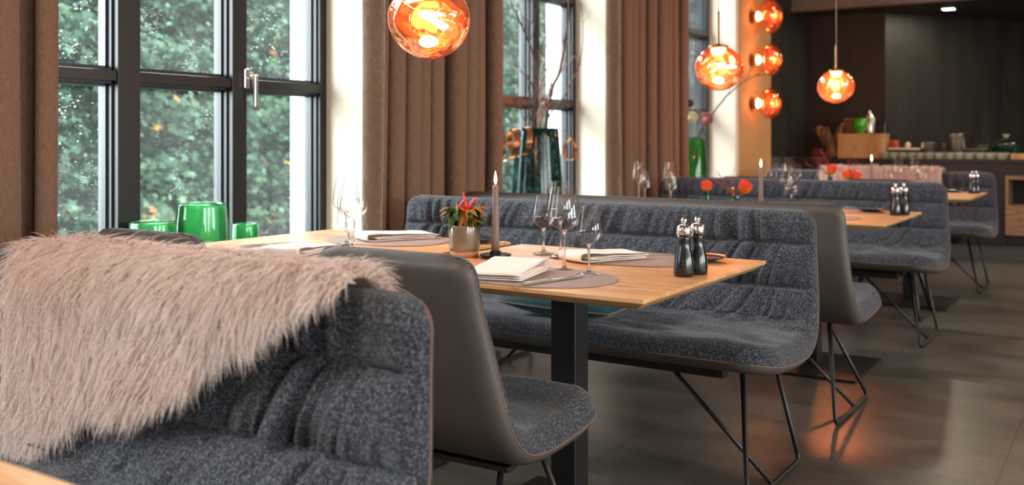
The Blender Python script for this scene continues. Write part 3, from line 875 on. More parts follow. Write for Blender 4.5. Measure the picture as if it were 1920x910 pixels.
def leafy(name, items, mat, parent=None):
    """items: list of (Matrix, L, W, droop, rnd)"""
    V = []; F = []; C = []
    for mt, L, W, dr, rn in items:
        b = len(V); rows = leaf_pts(L, W, dr)
        for rw_ in rows: V += [tuple(mt @ Vector(p)) for p in rw_]
        for i in range(len(rows)-1):
            for j in (0, 1):
                F.append((b+i*3+j, b+i*3+j+1, b+i*3+j+4, b+i*3+j+3)); C.append(rn)
    me = bpy.data.meshes.new(name); me.from_pydata(V, [], F)
    ca = me.color_attributes.new('leafrnd', 'FLOAT_COLOR', 'CORNER')
    arr = np.repeat(np.array(C), 4); buf = np.stack([arr, arr, arr, np.ones_like(arr)], 1).astype(np.float32)
    ca.data.foreach_set('color', buf.ravel())
    return link(name, me, mat, parent, smooth=True)
M['chili_leaf'] = leaf_mat('chili_leaf', [(.0, srgb(30, 66, 30)), (.42, srgb(66, 104, 44)), (.55, srgb(140, 130, 50)), (.72, srgb(176, 120, 60)), (1, srgb(190, 140, 80))])

def chili_plant(x, y, z):
    r = empty('chili_plant', (x, y, z))
    tag(r, 'potted chili plant with red peppers in a glazed grey brown pot', 'plant')
    MB().lathe([(.044, .0), (.0445, .018)], 40).build('clay_foot', M['pot_base'], r, smooth=True)
    MB().lathe([(.0445, .0182), (.0475, .020), (.0488, .03), (.0492, .095), (.0485, .0985), (.0455, .0985), (.0445, .093), (.0440, .084)], 40).build('pot', M['pot'], r, smooth=True)
    MB().lathe([(.0, .088), (.0442, .086)], 24).build('soil', M['soil'], r)
    R = random.Random(5); st = MB(); items = []
    for i in range(24):
        a = R.uniform(0, 6.28); rr = R.uniform(.01, .05); hh_ = R.uniform(.125, .165)
        p0 = (R.uniform(-.012, .012), R.uniform(-.012, .012), .085); p1 = (rr*.5*math.cos(a), rr*.5*math.sin(a), hh_-.03); p2 = (rr*math.cos(a), rr*math.sin(a), hh_)
        st.tube([p0, p1, p2], [.0022, .0016, .001], 6)
        for j in range(8):
            t = R.uniform(.25, 1); q = Vector(p1).lerp(Vector(p2), t) if t > .3 else Vector(p1)
            aa = a+R.uniform(-1.3, 1.3)
            L = R.uniform(.032, .062)
            mt = Matrix.Translation(q) @ Matrix.Rotation(aa, 4, 'Z') @ Matrix.Rotation(R.uniform(-.5, .9), 4, 'Y') @ Matrix.Rotation(R.uniform(-.6, .6), 4, 'X')
            items.append((mt, L, L*R.uniform(.15, .21), R.uniform(.3, 1.1), R.random()))
    st.build('stems', simple('chili_stem', srgb(80, 96, 50), .6), r, smooth=True)
    leafy('foliage', items, M['chili_leaf'], r)
    ez = Vector((math.cos(PHI), math.sin(PHI), 0))   # picture right, seen in the room
    def pep(pts, rad, mat):
        C, _ = catmull([tuple(ez*a + Vector((0, 0, c)) + Vector((ez.y, -ez.x, 0))*b) for a, b, c in pts], 16)
        n = len(C); rs = [rad*min(1, .5+3*i/n)*(1-(i/(n-1))**2.2)+.0004 for i in range(n)]
        pp_ = MB().tube(C, rs, 12).build('chili_pepper', mat, r, smooth=True)
        MB().tube([tuple(C[0]-(C[1]-C[0])*2.2), tuple(C[0]), tuple(C[1])], [.0012, .0025, .0015], 8).build('pepper_stalk', M['stalk'], pp_, smooth=True)
    pep([(.008, .012, .143), (.004, .014, .165), (.000, .012, .186), (-.006, .008, .204)], .0052, M['chili'])
    pep([(.012, .016, .142), (.022, .016, .166), (.036, .012, .182), (.050, .006, .179)], .0050, M['chili'])
    pep([(.020, .022, .134), (.008, .026, .141), (-.004, .024, .148), (-.018, .018, .156)], .0052, M['chili'])
    pep([(-.016, .005, .152), (-.010, .004, .163), (.0, .0, .176), (.006, -.004, .186)], .0045, M['chili'])
    pep([(.020, .026, .130), (.024, .028, .142), (.034, .026, .153), (.040, .024, .158)], .0040, M['chili_g'])
    pep([(-.022, .012, .138), (-.023, .012, .150), (-.024, .010, .162), (-.026, .008, .170)], .0038, M['chili_g'])
M['stalk'] = simple('pepper_stalk', srgb(80, 110, 40), .5)
chili_plant(-1.764, 2.445, .7505)

# ------------------------------------------------------------------ cushion
def cushion(x, y, z, w_, d_, t_, rz, tilt, lab):
    n = 40; u = np.linspace(-1, 1, n); U, Vv = np.meshgrid(u, u, indexing='ij')
    prof = ((1-np.abs(U)**2.4)*(1-np.abs(Vv)**2.4))**.55
    pin = 1-.10*(np.abs(U)**6+np.abs(Vv)**6)*.5
    wr = .06*vnoise2(U*6+9, Vv*6+3, 5)*prof
    X = U*w_/2*(1-.05*Vv**2); Y = Vv*d_/2*(1-.05*U**2)
    Vt = []; 
    for sg_ in (1, -1):
        Vt.append(np.stack([X, Y, sg_*(t_/2)*prof*(1+wr)], -1).reshape(-1, 3))
    F = np.vstack([grid_faces(n, n, flip=True), grid_faces(n, n, n*n)])
    me = np_mesh('throw_cushion', np.vstack(Vt), F)
    o = link('throw_cushion', me, M['velvet'], smooth=True)
    pi_ = [(X[i, 0], Y[i, 0], 0) for i in range(n)]+[(X[-1, j], Y[-1, j], 0) for j in range(n)]+[(X[i, -1], Y[i, -1], 0) for i in range(n-1, -1, -1)]+[(X[0, j], Y[0, j], 0) for j in range(n-1, -1, -1)]
    MB().tube(pi_, .0035, 6, False).build('piping', M['piping'], o, smooth=True)
    o.location = (x, y, z); o.rotation_euler = (tilt, 0, rz); tag(o, lab, 'cushion')
cushion(-1.70, 3.03, .543, .48, .30, .11, -.06, .10, 'flat teal velvet cushion lying on the front bench under the table edge')

# ------------------------------------------------------------------ fur throws
def fur_mat():
    m = Mat('pale_pink_fur'); p = m.n('BsdfPrincipled'); at = m.n('Attribute'); at.attribute_name = 'leafrnd'
    sx = m.n('SeparateColor'); m.l(at.outputs['Color'], sx.inputs[0])
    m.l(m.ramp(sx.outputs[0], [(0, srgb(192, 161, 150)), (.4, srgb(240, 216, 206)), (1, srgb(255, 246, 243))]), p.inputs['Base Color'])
    p.inputs['Roughness'].default_value = .6; p.inputs['Sheen Weight'].default_value = .3; p.inputs['Specular IOR Level'].default_value = .25
    t = m.n('BsdfTranslucent'); t.inputs[0].default_value = srgb(240, 214, 198)
    m.surf(m.mix(p.outputs[0], t.outputs[0], .3)); return m.m
M['fur'] = fur_mat()
def fur_throw(y_front, y_back, ztop, xs, lf, lb, n_guides, kids, L0, seed, name, lab, parts_seg=5):
    """xs: x samples, lf: drop in front for each x, lb: drop behind; lies over a bench back"""
    r = rng(seed); x0, x1 = xs[0], xs[-1]
    yc = (y_front+y_back)/2; R_ = (y_back-y_front)/2
    def surf(x, s):
        """s: signed arc length, >0 down the front, <0 down the back; returns point, normal, tangent(down)"""
        q = math.pi/2*R_
        a = np.clip(s/q, -1, 1)*math.pi/2
        Y = yc-R_*np.sin(a); Z = ztop-R_+R_*np.cos(a)
        extra = np.clip(np.abs(s)-q, 0, None); Z = Z-extra; Y = Y-np.sign(s)*extra*(-.06 if False else .04)
        N = np.stack([np.zeros_like(a), -np.sin(a), np.cos(a)], -1)
        T = np.stack([np.zeros_like(a), -np.cos(a)*np.sign(s+1e-9), -np.abs(np.sin(a))], -1)
        return np.stack([x, Y, Z], -1), N, T
    # hide
    nu, nv = 90, 40
    X = np.linspace(x0, x1, nu); F_ = np.interp(X, xs, lf); B_ = np.interp(X, xs, lb)
    t = np.linspace(0, 1, nv); Sg = -B_[:, None]*(1-t)[None, :]+F_[:, None]*t[None, :]
    P, N, T = surf(np.broadcast_to(X[:, None], Sg.shape).copy(), Sg)
    root = link(name, np_mesh(name, P.reshape(-1, 3), grid_faces(nu, nv, flip=True)), simple('hide', srgb(190, 160, 146), .9), smooth=True)
    sm = root.modifiers.new('solid', 'SOLIDIFY'); sm.thickness = .004; sm.offset = -1
    tag(root, lab, 'fur throw', 'pale fur throws')
    # strands in clumps
    G = n_guides
    # area-uniform samples
    gx = []; gs = []
    while len(gx) < G:
        x_ = r.uniform(x0, x1, 4*G); s_ = r.uniform(-max(lb), max(lf), 4*G)
        ok = (s_ < np.interp(x_, xs, lf)) & (s_ > -np.interp(x_, xs, lb))
        gx += list(x_[ok]); gs += list(s_[ok])
    gx = np.array(gx[:G]); gs = np.array(gs[:G])
    flow_x = .55*vnoise2(gx*3.5+20, gs*4+20, seed+1)+.25*vnoise2(gx*14+3, gs*12+9, seed+2)
    Lg = L0*(.75+.45*r.random(G))
    lift = .30+.25*r.random(G)
    K = kids
    gx_ = np.repeat(gx, K); gs_ = np.repeat(gs, K); n = len(gx_)
    spread = .011
    ox = r.normal(0, spread, n); os_ = r.normal(0, spread, n)
    rootP, N, T = surf(gx_+ox, np.clip(gs_+os_, -np.interp(gx_, xs, lb), np.interp(gx_, xs, lf)))
    gP, _, _ = surf(gx_, gs_)
    L = np.repeat(Lg, K)*(.8+.35*r.random(n)); fx = np.repeat(flow_x, K)+r.normal(0, .07, n); lf_ = np.repeat(lift, K)+r.normal(0, .06, n)
    # combed direction: along the drop, plus sideways flow
    Dn = T.copy(); Dn[:, 0] += fx; 
    topness = np.clip(N[:, 2], 0, 1); 
    Dn[:, 0] += topness*r.normal(0, .35, n)
    lf_ = lf_+topness*.12*np.repeat(r.random(G), K)
    Dn /= np.linalg.norm(Dn, axis=1)[:, None]
    seg = parts_seg; tt = np.linspace(0, 1, seg+1)
    wob = r.normal(0, .010, (n, 3)); pts = np.zeros((n, seg+1, 3))
    for k, t_ in enumerate(tt):
        c_ = rootP*(1-.42*t_)+gP*(.42*t_)
        pts[:, k] = c_+N*(L*lf_*np.sin(t_*1.9)*.75)[:, None]+Dn*(L*(t_**1.25)*.92)[:, None]+wob*t_*t_
        pts[:, k, 2] -= .22*L*t_**2
    # keep hairs from sinking into the cushion below the hide edge
    front = gs_ > 0
    yl = np.where(front, y_front-.004, 1e9)
    pts[:, :, 1] = np.minimum(pts[:, :, 1], yl[:, None]+(pts[:, :, 2] > ztop-.06)*1.0)
    rad = np.array([1, .95, .85, .65, .4, .08]) if seg == 5 else np.array([1, .9, .6, .1])
    rad = rad*.00115*(L0/.075)**.5
    tan = np.gradient(pts, axis=1); tan /= np.linalg.norm(tan, axis=2)[:, :, None]+1e-9
    ref = np.array([.3, .8, .52]); u = np.cross(tan, ref); u /= np.linalg.norm(u, axis=2)[:, :, None]+1e-9
    b = np.cross(tan, u)
    V = np.zeros((n, seg+1, 3, 3))
    for j in range(3):
        a = 2*math.pi*j/3
        V[:, :, j] = pts+(u*math.cos(a)+b*math.sin(a))*rad[None, :, None]
    base = (np.arange(n)*(seg+1)*3)[:, None, None]
    k_, j_ = np.meshgrid(np.arange(seg), np.arange(3), indexing='ij')
    j2 = (j_+1) % 3
    quad = np.stack([k_*3+j_, k_*3+j2, (k_+1)*3+j2, (k_+1)*3+j_], -1).reshape(-1, 4)
    F = (base+quad[None]).reshape(-1, 4)
    me = np_mesh('fur_pile', V.reshape(-1, 3), F)
    ca = me.color_attributes.new('leafrnd', 'FLOAT_COLOR', 'POINT')
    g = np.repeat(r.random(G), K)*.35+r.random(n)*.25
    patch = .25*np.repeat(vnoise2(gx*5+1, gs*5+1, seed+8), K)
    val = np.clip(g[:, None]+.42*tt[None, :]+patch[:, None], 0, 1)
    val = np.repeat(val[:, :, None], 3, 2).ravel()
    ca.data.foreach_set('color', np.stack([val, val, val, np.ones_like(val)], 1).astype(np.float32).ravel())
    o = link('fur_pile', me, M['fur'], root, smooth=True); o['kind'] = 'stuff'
    return root
xs = [-1.90, -1.87, -1.80, -1.72, -1.62, -1.52, -1.44, -1.35, -1.26, -1.17, -1.10, -1.045]
lf = [.30, .40, .40, .34, .28, .28, .27, .21, .14, .09, .06, .04]
lb = [.16]*8+[.14, .12, .09, .06]
fur_throw(1.085, 1.215, .893, xs, lf, lb, 5200, 14, .058, 3, 'fur_throw', 'large pale pink fur throw over the bench back in the left foreground')
xs2 = [-2.22, -2.1, -1.9, -1.7, -1.5, -1.36, -1.28]
fur_throw(8.17, 8.29, .898, xs2, [.20, .24, .26, .24, .26, .24, .16], [.1]*7, 900, 9, .07, 9, 'fur_throw', 'small pale fur over the back of the farthest bench')

# ------------------------------------------------------------------ things on the window sills
XS = XF+.135
def open_vessel(name, prof, wall, mat, loc, lab, cat, grp=None):
    inner = [(max(r_-wall, .001), z_) for r_, z_ in prof[::-1] if z_ > .008]
    o = MB().lathe([(0, .0)]+prof+[(prof[-1][0]-wall*.5, prof[-1][1]+.0015)]+inner+[(0, inner[-1][1])], 48).build(name, mat, smooth=True)
    o.location = loc; tag(o, lab, cat, grp); return o
M['green'] = tinted_glass('emerald_glass', srgb(110, 220, 150), srgb(190, 244, 205), speck=(9, [(.35, srgb(70, 190, 120)), (.6, srgb(130, 224, 160)), (.8, srgb(180, 240, 196))]), milk=.55)
M['green_clear'] = tinted_glass('clear_green_glass', srgb(90, 200, 110), srgb(160, 230, 165), speck=(6, [(.35, srgb(70, 180, 96)), (.7, srgb(130, 220, 136))]), milk=.35)
M['teal'] = tinted_glass('speckled_teal_glass', srgb(16, 100, 100), srgb(30, 110, 105), speck=(38, [(.42, srgb(6, 40, 42)), (.52, srgb(14, 92, 92)), (.60, srgb(50, 140, 130)), (.68, srgb(190, 226, 214))]), milk=.95, rough=.16)
GV = 'green glass vessels on the near sill'
open_vessel('glass_vase', [(.108, 0), (.1085, .01), (.1075, .08), (.104, .17), (.0975, .245), (.0965, .258)], .006, M['green'], (XS, 2.575, SILL), 'largest green glass vessel on the sill of the rainy window', 'vase', GV)
open_vessel('glass_vase', [(.062, 0), (.062, .01), (.060, .08), (.0565, .150), (.055, .162)], .005, M['green'], (XS, 2.80, SILL), 'small green glass beaker right of the largest green vessel', 'vase', GV)
open_vessel('glass_vase', [(.094, 0), (.094, .01), (.091, .10), (.086, .190), (.085, .20)], .005, M['green'], (XS, 2.345, SILL), 'low green glass vessel behind the dark chair top, left of the largest', 'vase', GV)
open_vessel('teal_vase', [(.150, 0), (.165, .012), (.170, .08), (.163, .22), (.150, .38), (.136, .54), (.133, .592)], .007, M['teal'], (XS+.01, 5.155, SILL), 'big speckled teal glass vase holding bare branches', 'vase')
open_vessel('tall_green_vase', [(.118, 0), (.124, .012), (.122, .15), (.108, .35), (.092, .50), (.088, .548)], .006, M['green_clear'], (XS, 7.73, SILL), 'tall clear green vase with dried flowers on the far sill', 'vase')

# picture-facing axes at the sill, used for shaping the branches like they grow
def branch(name, base, pts, r0, mat, lab, seed, twigs=14, tl=.16, cat='branch', depth=2, group=None):
    R = random.Random(seed); m = MB()
    # pts in (along window wall dy, out from wall dx, z)
    C, _ = catmull([(base[0]+b, base[1]+a, base[2]+c) for a, b, c in pts], 26)
    n = len(C)
    C = np.array([c+np.array([R.uniform(-1, 1), R.uniform(-1, 1), 0])*.004 for c in C])
    rad = [r0*(1-.85*i/(n-1)) for i in range(n)]
    m.tube(C, rad, 7)
    def grow(p, d, L, r_, dep):
        P = [p]; dd = Vector(d).normalized(); k = 6
        for i in range(k):
            dd = (dd+Vector((R.uniform(-.35, .35), R.uniform(-.35, .35), R.uniform(-.15, .32)))).normalized()
            P.append(P[-1]+dd*L/k)
            if dep > 0 and i in (2, 4):
                grow(P[-1], dd+Vector((R.uniform(-.8, .8), R.uniform(-.8, .8), R.uniform(-.2, .6))), L*.5, r_*.6, dep-1)
        m.tube(P, [r_*(1-.8*i/k) for i in range(k+1)], 5)
    for i in range(twigs):
        q = int(R.uniform(.25, .97)*(n-1)); p = Vector(C[q]); t = Vector(C[min(q+1, n-1)])-Vector(C[max(q-1, 0)]); t.normalize()
        side = Vector((R.uniform(-.35, .5), R.uniform(-1, 1), R.uniform(.0, .7)))
        grow(p, t+side, tl*R.uniform(.5, 1.1), rad[q]*.6, depth-1)
    o = m.build(name, mat, smooth=True); tag(o, lab, cat, group); return o
bb = (XS+.01, 5.155, SILL)
# (dy along wall, dx into room, dz)
branch('bare_branch', bb, [(-.06, 0, .05), (-.08, .02, .62), (-.05, .03, .86), (-.12, .05, 1.02), (-.33, .08, 1.22), (-.47, .09, 1.35)], .015, M['twig'], 'knotty dark branch leaning left out of the teal vase', 2, 20, .26)
branch('bare_branch', bb, [(-.02, .02, .05), (.02, .05, .60), (.08, .06, .85), (.14, .08, .96), (.22, .10, 1.35), (.15, .10, 1.70), (-.06, .11, 2.0)], .014, M['twig'], 'tallest dark branch arching up left from the teal vase to the picture top', 6, 7, .13)
branch('bare_branch', bb, [(.03, 0, .05), (-.02, .02, .64), (.06, .03, .78), (.16, .04, .92), (.30, .05, 1.02), (.42, .06, 1.10)], .013, M['twig_pale'], 'pale forked branch leaning right out of the teal vase', 8, 22, .2)
branch('bare_branch', bb, [(.06, 0, .05), (.06, .02, .60), (.22, .05, .78), (.40, .07, 1.0), (.45, .08, 1.20), (.40, .09, 1.42)], .009, M['twig'], 'thin dark branch curving right past the frame from the teal vase', 12, 7, .13)
branch('bare_branch', bb, [(-.04, .02, .05), (.00, .03, .62), (-.03, .03, .84), (.06, .04, 1.0), (.02, .05, 1.2)], .011, M['twig_pale'], 'pale curly branch in the middle of the teal vase', 15, 20, .2)

def ribbon(C, W, name, lab, th=.0012):
    m = MB(); C = [Vector(c) for c in C]; n = len(C); V = []
    ax = W
    for i in range(n):
        t = (C[min(i+1, n-1)]-C[max(i-1, 0)]).normalized(); nn = t.cross(ax).normalized()
        for s_, u_ in ((-1, -1), (1, -1), (1, 1), (-1, 1)):
            V.append(C[i]+ax*(s_*.5)+nn*(u_*th/2))
    F = [(0, 1, 2, 3), tuple(4*(n-1)+i for i in (3, 2, 1, 0))]
    for k in range(n-1):
        for i in range(4):
            j = (i+1) % 4; F.append((4*k+i, 4*(k+1)+i, 4*(k+1)+j, 4*k+j))
    o = m.add(V, F).build(name, M['copper'], smooth=False); tag(o, lab, 'copper spiral', 'curled copper ribbons'); return o
# left spiral: axis nearly along the window wall, three turns hanging over the rim
EZ = Vector((math.cos(PHI), math.sin(PHI), 0)); EF = Vector((-math.sin(PHI), math.cos(PHI), 0))
C = []
c0 = Vector((XS+.13, 4.99, SILL+.615))-EZ*.055
for i in range(97):
    t = i/96; a = math.radians(110)-t*2*math.pi*2.55
    rr = .086+.016*t
    C.append(c0+EZ*(-.02-.21*t)+Vector((0, 0, -.10-.045*t))+EF*(rr*.95*math.cos(a)*-.75)+EZ*(rr*.42*math.cos(a))+Vector((0, 0, rr*math.sin(a))))
ribbon(C, (EZ*.95+Vector((0, 0, .12))).normalized()*.034, 'copper_spiral', 'curled copper ribbon left of the teal vase rim')
C = []
c1 = Vector((XS+.16, 5.45, SILL+.44))-EZ*.085
for i in range(60):
    t = i/59; a = math.radians(80)+t*2*math.pi*1.35
    rr = .060+.014*t
    C.append(c1+EZ*(.035-.06*t)+Vector((0, 0, .02+.0*t))+EZ*(rr*.75*math.cos(a))+Vector((0, 0, rr*1.1*math.sin(a)+(.06*max(0, t-.8)/.2))))
ribbon(C, (EF*.75+EZ*.45).normalized()*.042, 'copper_spiral', 'curled copper ribbon hanging right of the teal vase')
MB().tube([(XS+.06, 5.25, SILL+.56), (XS+.09, 5.36, SILL+.58), (XS+.09, 5.41, SILL+.53)], .0015, 6).build('copper_wire', M['copper'])
tag(bpy.data.objects['copper_wire'], 'thin copper wire holding the right ribbon at the teal vase', 'wire')

b3 = (XS, 7.73, SILL)
branch('dried_branch', b3, [(.02, .0, .05), (.03, .03, .55), (.12, .10, .72), (.28, .20, .92), (.55, .32, 1.08), (.80, .42, 1.12)], .014, M['twig'], 'long bare branch reaching right from the tall green vase toward the wall lamps', 31, 5, .22, depth=2)
branch('dried_branch', b3, [(-.02, .0, .05), (-.03, .03, .55), (-.02, .06, .80), (-.03, .08, 1.02), (-.16, .10, 1.24)], .006, M['twig'], 'thin upright twig in the tall green vase', 33, 5, .14)
def bloom(x, y, z, r_, stem_to, mat, lab, seed, cat='dried flower', petals=60, L=1.0, name='dried_flower', spread=.5):
    root = empty(name, (x, y, z)); R = random.Random(seed); m = MB()
    m.ball((0, 0, 0), r_*.62, 14, 10, (1, 1, 1.1))
    for i in range(petals):
        a = R.uniform(0, 6.28); e = R.uniform(-.5, 1.4)
        d = Vector((math.cos(a)*math.cos(e), math.sin(a)*math.cos(e), math.sin(e)))
        p0 = d*r_*.45; p1 = d*r_*.85+Vector((0, 0, r_*.1)); p2 = d*r_*1.0*L+Vector((0, 0, r_*.28))
        m.tube([p0, p1, p2], [r_*.11, r_*.10, r_*.02], 5)
    m.build('flower_head', mat, root, smooth=True)
    MB().tube([(0, 0, -r_*.5), tuple((Vector(stem_to)-Vector((x, y, z)))*.5+Vector((.004, .003, 0))), tuple(Vector(stem_to)-Vector((x, y, z)))], .003, 6).build('flower_stem', M['stemg'], root, smooth=True)
    tag(root, lab, cat); return root
M['stemg'] = simple('dry_green_stem', srgb(90, 96, 60), .7)
M['fl_w'] = simple('pale_green_petals', srgb(196, 196, 160), .7, var=(40, .2)); M['fl_p'] = simple('dusty_rose_petals', srgb(150, 84, 84), .7, var=(40, .3))
M['fl_d'] = simple('brown_seed_head', srgb(70, 46, 40), .8, var=(40, .3))
bloom(XS+.02, 7.64, SILL+.70, .055, (XS, 7.70, SILL+.2), M['fl_w'], 'pale green dried flower in the tall green vase', 4)
bloom(XS+.06, 7.86, SILL+.69, .060, (XS+.01, 7.75, SILL+.2), M['fl_p'], 'dusty red dried flower in the tall green vase', 5)
bloom(XS+.03, 7.56, SILL+.82, .040, (XS-.01, 7.70, SILL+.2), M['fl_d'], 'dark brown dried flower in the tall green vase', 6)

# ------------------------------------------------------------------ little vases with orange flowers on the tables
M['fl_o'] = Mat('orange_petals')
p_ = M['fl_o'].n('BsdfPrincipled'); p_.inputs['Roughness'].default_value = .6
s_ = M['fl_o'].n('SeparateXYZ'); tc_ = M['fl_o'].n('TexCoord'); M['fl_o'].l(tc_.outputs['Generated'], s_.inputs[0])
M['fl_o'].l(M['fl_o'].ramp(s_.outputs['Z'], [(0, srgb(226, 150, 60)), (.45, srgb(240, 104, 44)), (1, srgb(236, 62, 44))]), p_.inputs['Base Color'])
M['fl_o'].surf(p_.outputs[0]); M['fl_o'] = M['fl_o'].m
M['vase_small'] = tinted_glass('green_bud_glass', srgb(60, 150, 100), srgb(110, 200, 150), milk=.45)
M['vase_blue'] = tinted_glass('turquoise_bud_glass', srgb(60, 160, 160), srgb(110, 200, 200), milk=.45)
M['red_twig'] = simple('red_twig', srgb(150, 62, 50), .7)
def protea(x, y, z, r_, lab, tilt, stem, seed):
    root = empty('protea_flower', (x, y, z)); root.rotation_euler = tilt; R = random.Random(seed); m = MB()
    for i in range(110):
        a = R.uniform(0, 6.28); q = math.sqrt(R.random())
        d = Vector((math.cos(a)*q, math.sin(a)*q, 0))
        b0 = d*r_*.35; b1 = d*r_*.95+Vector((0, 0, r_*.8)); b2 = d*r_*(.92+.12*R.random())+Vector((0, 0, r_*(1.7+.35*(1-q)+R.uniform(-.1, .1)))); b3_ = b2+Vector((-d.x*.3, -d.y*.3, .25))*r_*.4
        m.tube([b0, b1, b2, b3_], [r_*.05, r_*.065, r_*.055, r_*.03], 5)
    m.build('flower_head', M['fl_o'], root, smooth=True)
    MB().tube([(0, 0, r_*.1), (0, 0, -.03), (.002, 0, -stem)], .003, 6).build('flower_stem', M['stemg'], root, smooth=True)
    tag(root, lab, 'flower', 'orange pincushion flowers'); return root
def bud_vase(x, y, z, lab, mat, squat=False):
    if squat: pr_ = [(.020, 0), (.036, .006), (.046, .022), (.040, .040), (.020, .052), (.016, .060), (.022, .072)]
    else: pr_ = [(.018, 0), (.022, .004), (.024, .03), (.019, .07), (.017, .085), (.021, .098)]
    return open_vessel('bud_vase', pr_, .0025, mat, (x, y, z), lab, 'vase', 'little bud vases')
def twigs(x, y, z, lab, seed, n=9, L=.16, lean=(-.5, 0)):
    R = random.Random(seed); m = MB()
    for i in range(n):
        d = (EZ*(lean[0]+R.uniform(-.5, .4))+EF*R.uniform(-.3, .3)+Vector((0, 0, R.uniform(.5, 1.1)))).normalized()
        P = [Vector((0, 0, -.05)), Vector((0, 0, 0))]; 
        for k in range(5):
            d = (d+Vector((R.uniform(-.2, .2), R.uniform(-.2, .2), R.uniform(-.15, .15)))).normalized(); P.append(P[-1]+d*L/5*R.uniform(.7, 1.2))
            if k in (2, 3):
                q = (d+Vector((R.uniform(-.7, .7), R.uniform(-.7, .7), R.uniform(-.2, .5)))).normalized(); m.tube([P[-1], P[-1]+q*L*.28], [.0009, .0004], 4)
        m.tube(P, [.0016, .0015, .0013, .0012, .001, .0008, .0005], 5)
    o = m.build('red_twigs', M['red_twig'], smooth=True); o.location = (x, y, z); tag(o, lab, 'twigs', 'thin red twigs')
zt = .7505
bud_vase(-1.855, 4.70, ZB, 'slim green bud vase holding the single orange flower', M['vase_small'])
protea(-1.855, 4.70, ZB+.090, .030, 'single upright orange flower left of the twig bunch', (0, 0, 0), .06, 1)
bud_vase(-1.70, 4.70, zt+.012, 'round green bud vase with red twigs on the second table', M['vase_small'], True)
protea(-1.675, 4.715, zt+.098, .034, 'orange flower leaning right out of the round green vase', (.15, .55, 0), .05, 2)
twigs(-1.70, 4.70, zt+.085, 'thin red twigs in the round green vase', 3)
MB().tube([(-1.705, 4.69, zt+.03), (-1.710, 4.69, zt+.115)], .0016, 6).ball((-1.711, 4.69, zt+.122), .0085, 12, 8).build('ball_flower', simple('yellow_ball', srgb(214, 180, 90), .7), smooth=True)
tag(bpy.data.objects['ball_flower'], 'little yellow ball flower in the round green vase', 'flower')
# the round vase stands on a small saucer
sa = MB().lathe([(0, 0), (.05, 0), (.056, .006), (.056, .009), (.045, .009), (0, .0095)], 32).build('small_saucer', M['iron'], smooth=True); sa.location = (-1.70, 4.70, zt+.001)
tag(sa, 'small dark saucer under the round green vase', 'saucer')
bud_vase(-1.84, 7.03, ZB, 'turquoise bud vase on the farthest table', M['vase_blue'])
protea(-1.835, 7.04, ZB+.118, .034, 'orange flower standing highest on the farthest table', (.0, .12, 0), .07, 5)
twigs(-1.84, 7.03, ZB+.10, 'thin red twigs spreading left on the farthest table', 7, 12, .22)
bud_vase(-1.70, 7.06, zt, 'green bud vase with two blooms on the farthest table', M['vase_small'])
protea(-1.715, 7.06, zt+.088, .036, 'lower left orange bloom on the farthest table', (-.2, -.35, 0), .05, 8)
protea(-1.685, 7.06, zt+.088, .032, 'right orange bloom next to the far candle', (.2, .65, 0), .05, 9)
twigs(-1.70, 7.06, zt+.10, 'short red twigs above the two far blooms', 11, 6, .15, (0, 0))

# ------------------------------------------------------------------ pendant lamps: melted copper glass
def melt_mat():
    m = Mat('melted_copper_glass')
    v = m.coord(); n = m.noise(v, 7, 1.0, .4, 1.2); bmp = m.bump(n, .8, .03)
    tr = m.n('BsdfTransparent'); gl = m.n('BsdfGlossy'); gl.inputs['Roughness'].default_value = .03; gl.inputs[0].default_value = (1, .62, .45, 1)
    tr.inputs[0].default_value = (1, .68, .54, 1)
    m.l(bmp, gl.inputs['Normal'])
    lw = m.n('LayerWeight'); lw.inputs['Blend'].default_value = .45
    mr = m.n('MapRange'); m.l(lw.outputs['Facing'], mr.inputs[0]); mr.inputs[3].default_value = .27; mr.inputs[4].default_value = .80
    tr2 = m.n('BsdfTranslucent'); tr2.inputs[0].default_value = (1, .35, .14, 1)
    a = m.mix(tr.outputs[0], tr2.outputs[0], .03)
    m.surf(m.mix(a, gl.outputs[0], mr.outputs[0])); return m.m
M['melt'] = melt_mat()
M['led'] = emis('lamp_diffuser', (1, .66, .30, 1), 16)
M['cord'] = simple('pale_cord', srgb(190, 176, 164), .6)

def blob(R0, seed, dent=.10, sq=.94, n=64, m=44, mouth=None):
    V = []
    th = np.linspace(0, np.pi, m); ph = np.linspace(0, 2*np.pi, n, endpoint=False)
    Tt, Pp = np.meshgrid(th, ph, indexing='ij')
    X, Y, Z = np.sin(Tt)*np.cos(Pp), np.sin(Tt)*np.sin(Pp), np.cos(Tt)
    r_ = rng(seed)
    D = np.zeros_like(X)
    for i in range(9):
        d = r_.normal(size=3); d /= np.linalg.norm(d); a = dent*(r_.random()*1.2-.75); wd = .35+.5*r_.random()
        D += a*np.exp(-((1-(X*d[0]+Y*d[1]+Z*d[2]))/wd)**2*2)
    Rr = R0*(1+D)
    P = np.stack([X*Rr, Y*Rr, Z*Rr*sq], -1)
    F = []
    for i in range(m-1):
        for j in range(n):
            F.append((i*n+j, i*n+(j+1) % n, (i+1)*n+(j+1) % n, (i+1)*n+j))
    return P, F
